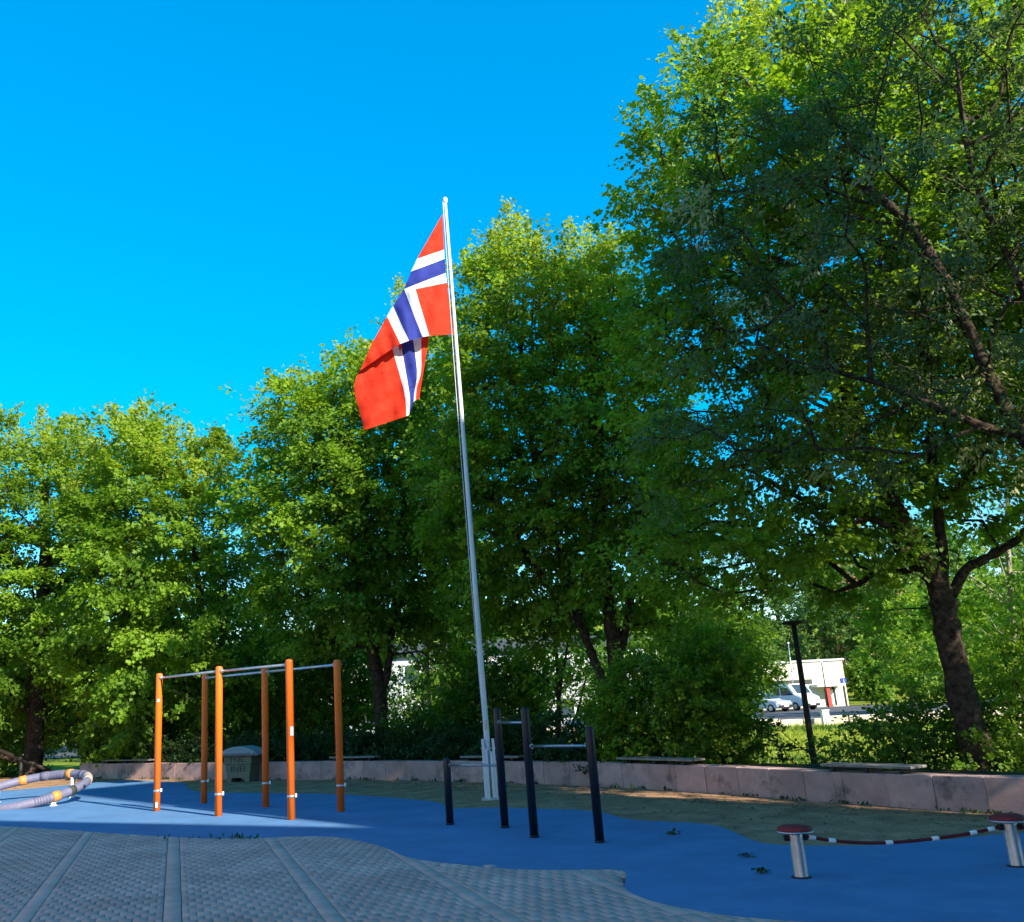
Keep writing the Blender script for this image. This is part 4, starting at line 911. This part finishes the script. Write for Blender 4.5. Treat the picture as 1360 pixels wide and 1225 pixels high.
xr, _ = hp(1114, 920); bldg_part(hall, 'door_post', 'dark', (xr, -1.2, z0/2), (0.14, 0.14, z0))
xs0, zs0 = hp(1120, 904); sg = bldg_part(hall, 'sign', 'signblue', (xs0, -0.06, zs0), (0.46, 0.08, 0.5))
text_mesh('lettering', 'J', 0.42, 'white', hall, (xs0, -0.115, zs0), (math.pi/2, 0, 0), 0.01)
x0, z0 = hp(1020, 905); x1, z1 = hp(1064, 908)
bldg_part(hall, 'window_band', 'glass', ((x0+x1)/2-2, -0.02, (z0+z1)/2), (abs(x1-x0)+6, 0.1, 0.4))
bldg_part(hall, 'shutter_door', 'offwhite', (hp(1080, 920)[0], -0.03, 0.9), (1.0, 0.1, 1.9))

# road, kerb wall in front of the hall
rc = []
b = MB()
yy0, yy1 = 52, 84
vsx = np.linspace(-50, 60, 60)
rv = [[b.bm.verts.new((x, yv, gz(x, yv)+0.05)) for x in vsx] for yv in np.linspace(yy0, yy1, 24)]
for i in range(23):
    for j in range(59): b.bm.faces.new((rv[i][j], rv[i][j+1], rv[i+1][j+1], rv[i+1][j]))
tag(b.build('road', 'asphalt'), 'grey road beyond the lawn', kind='structure')
kw = D(1075, 958, 47)
kerb = empty('stone_wall', (kw[0], 49, gz(kw[0], 49)), 'low pale stone wall along the road in front of the white hall', 'wall')
for i in range(26):
    x = kw[0]-14+i*1.15; h = random.uniform(0.32, 0.46)
    mb = MB(); mb.box((x, 49+random.uniform(-.05, .05), gz(x, 49)+h/2-0.08), (1.10, 0.6, h+0.14), random.uniform(-.02, .02), 0.04); mb.build('stone', 'stone', kerb)
bx_ = D(1096, 952, 48); mb = MB(); z = gz(bx_[0], 48)
box = empty('cable_cabinet', (bx_[0], 48, z), 'small white cabinet by the pale stone wall', 'cabinet')
mb.box((bx_[0], 48, z+0.34), (0.34, 0.28, 0.7), bevel=0.03); mb.build('body', 'white', box)
mb = MB(); mb.box((bx_[0], 48, z+0.71), (0.40, 0.34, 0.05), bevel=0.015); mb.build('lid', 'offwhite', box)

def vehicle(name, lab, cat, loc, prof, width, wheels, wr, mat, wins, rz=0.0):
    e = empty(name, loc, lab, cat, rz=rz)
    Rx = Matrix.Rotation(math.pi/2, 4, 'X')
    mb = MB(); mb.prism(prof, -width/2, width/2, Rx)
    bmesh.ops.bevel(mb.bm, geom=[ed for ed in mb.bm.edges if abs(ed.verts[0].co.y-ed.verts[1].co.y) < 1e-4], offset=0.07, segments=2, affect='EDGES')
    mb.build('body', mat, e, world=False)
    for wpoly in wins:
        for s in (-1, 1):
            mb = MB(); mb.prism(wpoly, -0.012, 0.012, Matrix.Translation((0, s*(width/2+0.004), 0)) @ Rx); mb.build('window', 'glass', e, world=False)
    for x in wheels:
        for s in (-1, 1):
            mb = MB(); mb.tube([(x, s*(width/2-0.2), wr), (x, s*(width/2+0.015), wr)], wr, 18); w_ = mb.build('wheel', 'tyre', e, world=False)
            mb = MB(); mb.tube([(x, s*(width/2+0.01), wr), (x, s*(width/2+0.03), wr)], wr*0.6, 14); o = mb.build('rim', 'steel', e, world=False); o.parent = w_
    return e
v = D(1054, 937, 78); vz = gz(v[0], 78)+0.05
van = vehicle('delivery_van', 'tall white delivery van parked in front of the white hall', 'van', (v[0]+0.1, 79, vz),
        [(-2.4, 0.32), (-2.45, 1.9), (-2.25, 2.08), (1.1, 2.08), (1.75, 1.25), (2.4, 1.0), (2.5, 0.4), (2.3, 0.3)], 1.85, (-1.5, 1.6), 0.33, 'carwhite', [[(0.15, 1.2), (0.15, 1.8), (0.95, 1.8), (1.5, 1.2)], [(-1.0, 1.2), (-1.0, 1.8), (0.02, 1.8), (0.02, 1.2)]], rz=math.radians(-68))
v = D(1024, 939, 76); vz = gz(v[0], 76)+0.05
car = vehicle('parked_car', 'silver hatchback parked behind the white delivery van', 'car', (v[0]+0.1, 77.5, vz),
        [(-2.0, 0.3), (-2.1, 0.85), (-1.75, 1.25), (-1.2, 1.45), (0.2, 1.45), (0.95, 0.95), (1.9, 0.8), (2.05, 0.4), (1.9, 0.26)], 1.7, (-1.3, 1.3), 0.31, 'cargrey', [[(-1.5, 0.95), (-1.15, 1.33), (-0.35, 1.36), (-0.35, 0.95)], [(-0.27, 0.95), (-0.27, 1.36), (0.15, 1.36), (0.72, 0.95)]], rz=math.radians(-62))
for root in (van, car):
    Lh = 2.42 if root is van else 2.0
    (xa, za), (xb, zb) = ((1.17, 1.99), (1.72, 1.31)) if root is van else ((0.27, 1.40), (0.88, 1.02))
    mb = MB(); mb.prism([(xa, za), (xb, zb), (xb+0.05, zb+0.03), (xa+0.05, za+0.03)], -0.68, 0.68, Matrix.Rotation(math.pi/2, 4, 'X')); mb.build('windscreen', 'glass', root, world=False)
    bldg_part(root, 'bumper', 'dark', (Lh+0.03, 0, 0.42), (0.16, 1.5, 0.2), 0.03)
    bldg_part(root, 'number_plate', 'white', (Lh+0.12, 0, 0.46), (0.02, 0.5, 0.11))
    for s in (-1, 1):
        bldg_part(root, 'headlight', 'steel', (Lh, s*0.62, 0.62), (0.10, 0.28, 0.15), 0.02)
        bldg_part(root, 'tail_light', 'lamplight', (-Lh-0.03, s*0.72, 0.8), (0.08, 0.16, 0.28), 0.02)
# thin masts by the hall
for px, yt, yb, yd, lab in ((1053, 855, 936, 82, 'thin grey mast standing behind the delivery van'), (1097, 880, 936, 82, 'thin dark mast standing by the hall entrance')):
    a = D(px+3, yb, yd); t = D(px-6, yt, yd); z = gz(a[0], yd)
    e = empty('thin_mast', (a[0], yd, z), lab, 'mast')
    mb = MB(); mb.tube([(a[0], yd, z-0.1), (t[0], yd, t[2])], [0.07, 0.04], 8); mb.build('pole', 'steel' if px < 1080 else 'lampm', e)
    mb = MB(); mb.lathe([(0.04, 0), (0.09, 0.05), (0.09, 0.1), (0.03, 0.16)], (t[0], yd, t[2]), 10); mb.build('cap', 'white', e)

def house(name, lab, cx, y_, wd, dp, h, mat, rows, cols, roof_h, zb=None, wsize=(1.0, 1.3)):
    z = gz(cx, y_)-0.3 if zb is None else zb
    e = empty(name, (cx, y_, z), lab, 'building')
    bldg_part(e, 'wall', mat, (0, 0, h/2), (wd, dp, h))
    mb = MB(); mb.prism([(-dp/2-0.4, 0), (dp/2+0.4, 0), (0, roof_h)], -wd/2-0.3, wd/2+0.3, Matrix.Translation((0, 0, h)) @ Matrix(((0, 0, 1, 0), (1, 0, 0, 0), (0, 1, 0, 0), (0, 0, 0, 1)))); mb.build('roof', 'roof', e, world=False)
    for r in range(rows):
        for c_ in range(cols):
            x = -wd/2+(c_+0.5)*wd/cols; zz = (r+0.55)*h/rows
            w_ = bldg_part(e, 'window', 'white', (x, -dp/2-0.03, zz), (wsize[0]+0.24, 0.10, wsize[1]+0.24))
            o = bldg_part(e, 'pane', 'glass', (x, -dp/2-0.085, zz), (wsize[0], 0.04, wsize[1])); o.parent = w_
    return e
q = D(650, 900, 66); house('white_apartment_block', 'long pale apartment block seen between the trunks behind the flagpole', q[0], 72, 24, 10, 5.6, 'apart', 2, 9, 1.2)
q = D(1150, 770, 150); house('brick_block', 'red-brown brick block high on the wooded slope', q[0], 150, 16, 10, 9, 'brick', 3, 6, 1.0, zb=D(1150, 800, 150)[2]-3)
q = D(1086, 845, 130); house('orange_house', 'orange house glimpsed above the white hall roof', q[0], 122, 4.5, 6, 4.2, 'orangewall', 2, 2, 1.4, zb=D(1086, 868, 122)[2]-2)
# street lamp far behind
a = D(536, 935, 46); t = D(532, 886, 46); z = gz(a[0], 46)
sl2 = empty('street_lamp', (a[0], 46, z), 'thin grey street lamp with flat head between the forked trunk and pale stem', 'lamp')
mb = MB(); mb.tube([(a[0], 46, z-0.1), (t[0], 46, t[2])], [0.07, 0.05], 10); mb.build('pole', 'steel', sl2)
mb = MB(); mb.box((t[0], 46, t[2]+0.04), (0.55, 0.25, 0.09), bevel=0.02); mb.build('head', 'steel', sl2)

# sloping ramp edge at the left end of the wall
a, c = D(-30, 985, 31.0), D(88, 1032, 30.6)
ra = empty('sloping_rail', (c[0], c[1], -0.006), 'dark sloping handrail beside the row\'s end trunk', 'handrail')
d = (c-a)/np.linalg.norm(c-a)
mb = MB(); mb.tube([a, c], 0.065, 12); mb.build('rail', 'lampm', ra)
for t in (0.05, 0.5, 0.93):
    q = a+(c-a)*t; mb = MB(); mb.tube([(q[0], q[1], -0.05), (q[0], q[1], q[2])], 0.05, 10); mb.build('support', 'dark', ra)

# grass blades on the lawn and weeds by the wall
n = 26000
gx_ = RNG.uniform(1.5, 24, n); gy_ = 17.5+RNG.uniform(0, 1, n)**1.3*30
keep = (gx_ > gy_*0.20) & (gx_ < gy_*0.66+1)
def wall_side(x, y_):
    return np.array([min(np.hypot(WC[i][0]-a, WC[i][1]-b_) for i in range(0, len(WC), 4)) for a, b_ in zip(x, y_)])
gx_, gy_ = gx_[keep], gy_[keep]; n = len(gx_); gzv = terrain_z(gx_, gy_)
Cg = np.stack([gx_, gy_, gzv-0.02], 1)
o = leaves('grass', Cg, RNG.normal(0, 0.35, (n, 3))+np.array([0, 0, 1]), RNG.normal(0, 1, (n, 3))+np.array([0, -0.6, 0.2]), RNG.uniform(0.10, 0.26, n), RNG.uniform(0, 1, n), np.clip(RNG.uniform(-1, 1, n), 0, 1)*0.7, 'grass', None, LT2*np.array([0.4, 1, 1]))
tag(o, 'tall sunlit grass on the lawn beyond the wall', 'grass', kind='stuff')
ws = []
for s in np.linspace(1, WLEN-2, 90):
    if random.random() < 0.55:
        q, d, nn = wall_at(s+random.uniform(-.15, .15)); k2 = random.randint(4, 14)
        for _ in range(k2): ws.append((*(q-nn*random.uniform(0.0, 0.10)+d*random.gauss(0, 0.07)), -0.004))
for _ in range(45):
    q = G(random.choice((random.uniform(205, 345), random.gauss(318, 14))), random.gauss(1114.5, 1.2)); ws.append((q[0], q[1], 0.012))
ws = np.array(ws); n = len(ws)
o = leaves('weeds', ws, RNG.normal(0, 0.5, (n, 3))+np.array([0, -0.3, 0.8]), RNG.normal(0, 1, (n, 3)), RNG.uniform(0.03, 0.10, n), RNG.uniform(0, 1, n), RNG.uniform(0, 0.3, n), 'bush_dark', None, LT2)
tag(o, 'weeds sprouting along the foot of the wall and the paving edge', 'weeds', kind='stuff')
# fallen leaf litter on the soil
n = 2600; s_ = RNG.uniform(0, WLEN, n); L = []
for s in s_:
    q, d, nn = wall_at(s); L.append((*(q-nn*abs(RNG.normal(0, 1.5))), 0.0))
L = np.array(L); inside = inpoly(L[:, 0], L[:, 1], BLUE); L[:, 2] = np.where(inside, 0.0195, -0.003)
keep = ~inside | (RNG.uniform(0, 1, n) < 0.10); L = L[keep]; n = len(L)
o = leaves('leaf_litter', L, RNG.normal(0, 1, (n, 3))*np.array([1, 1, 0.03]), RNG.normal(0, 0.12, (n, 3))+np.array([0, 0, 1]), RNG.uniform(0.02, 0.055, n), RNG.uniform(0, 1, n), RNG.uniform(0, 1, n)*0.5, 'bush_dark', None)
tag(o, 'small fallen leaves strewn over the soil and blue edge', 'leaf litter', kind='stuff')
LBL = ['fallen green sprig on the blue surface beside the stepped bars', 'fallen leafy sprig on the blue surface near the red-padded post', 'small pale fallen sprig on the blue surface near the soil edge']
for (px, py), lab in zip(((895, 1108), (1012, 1159), (992, 1138)), LBL):
    c = G(px, py, 0.02); n = 16
    C = c+RNG.normal(0, 1, (n, 3))*np.array([0.035, 0.025, 0.0])+np.array([0, 0, 0.004]); C[:, 2] += RNG.uniform(0, 0.03, n)
    o = leaves('fallen_sprig', C-c, RNG.normal(0, 1, (n, 3))*np.array([1, 1, 0.25]), RNG.normal(0, 0.4, (n, 3))+np.array([0, 0, 1]), RNG.uniform(0.035, 0.065, n), RNG.uniform(0, 1, n), RNG.uniform(0, 0.4, n), 'bush_dark', None)
    o.location = c; tag(o, lab, 'sprig')

# ------------------------------------------------------------------ what shades the square: a school wing, its tower and a tree, right behind the viewpoint
def school(name, lab, corner, fd, L, Dp, Hh, cols, rows, mat='offwhite'):
    fd = np.array(fd)/np.linalg.norm(fd); fn = np.array([-fd[1], fd[0]])
    cc = np.array(corner) + fd*L/2 - fn*Dp/2
    e = empty(name, (cc[0], cc[1], -0.006), lab, 'building', rz=math.atan2(fd[1], fd[0]))
    bldg_part(e, 'wall', mat, (0, 0, Hh/2), (L, Dp, Hh)); bldg_part(e, 'parapet', 'roof', (0, 0, Hh+0.1), (L+0.2, Dp+0.2, 0.2))
    for r in range(rows):
        for c_ in range(cols):
            x = -L/2+(c_+0.5)*L/cols; z = 2.0+r*3.3
            w_ = bldg_part(e, 'window', 'white', (x, Dp/2+0.03, z), (1.9, 0.1, 1.6)); o = bldg_part(e, 'pane', 'glass', (x, Dp/2+0.085, z), (1.7, 0.04, 1.4)); o.parent = w_
school('school_wing', 'long rendered school wing that shades the paved square', (6.9, -0.95), (0.88, -0.475), 20.0, 14.0, 13.6, 6, 4)
school('school_tower', 'taller rendered stair tower at the corner of the square', (11.42, -1.33), (0.777, 0.63), 5.0, 9.0, 18.6, 2, 5)
school('bounce_building', 'unseen added cream annex along the side of the square facing the sun', (-13.5, 13.0), (0.12, -1), 30.0, 10.0, 10.0, 9, 3, 'reflector')  # unseen building, added to bounce warm sunlight onto the shaded paving
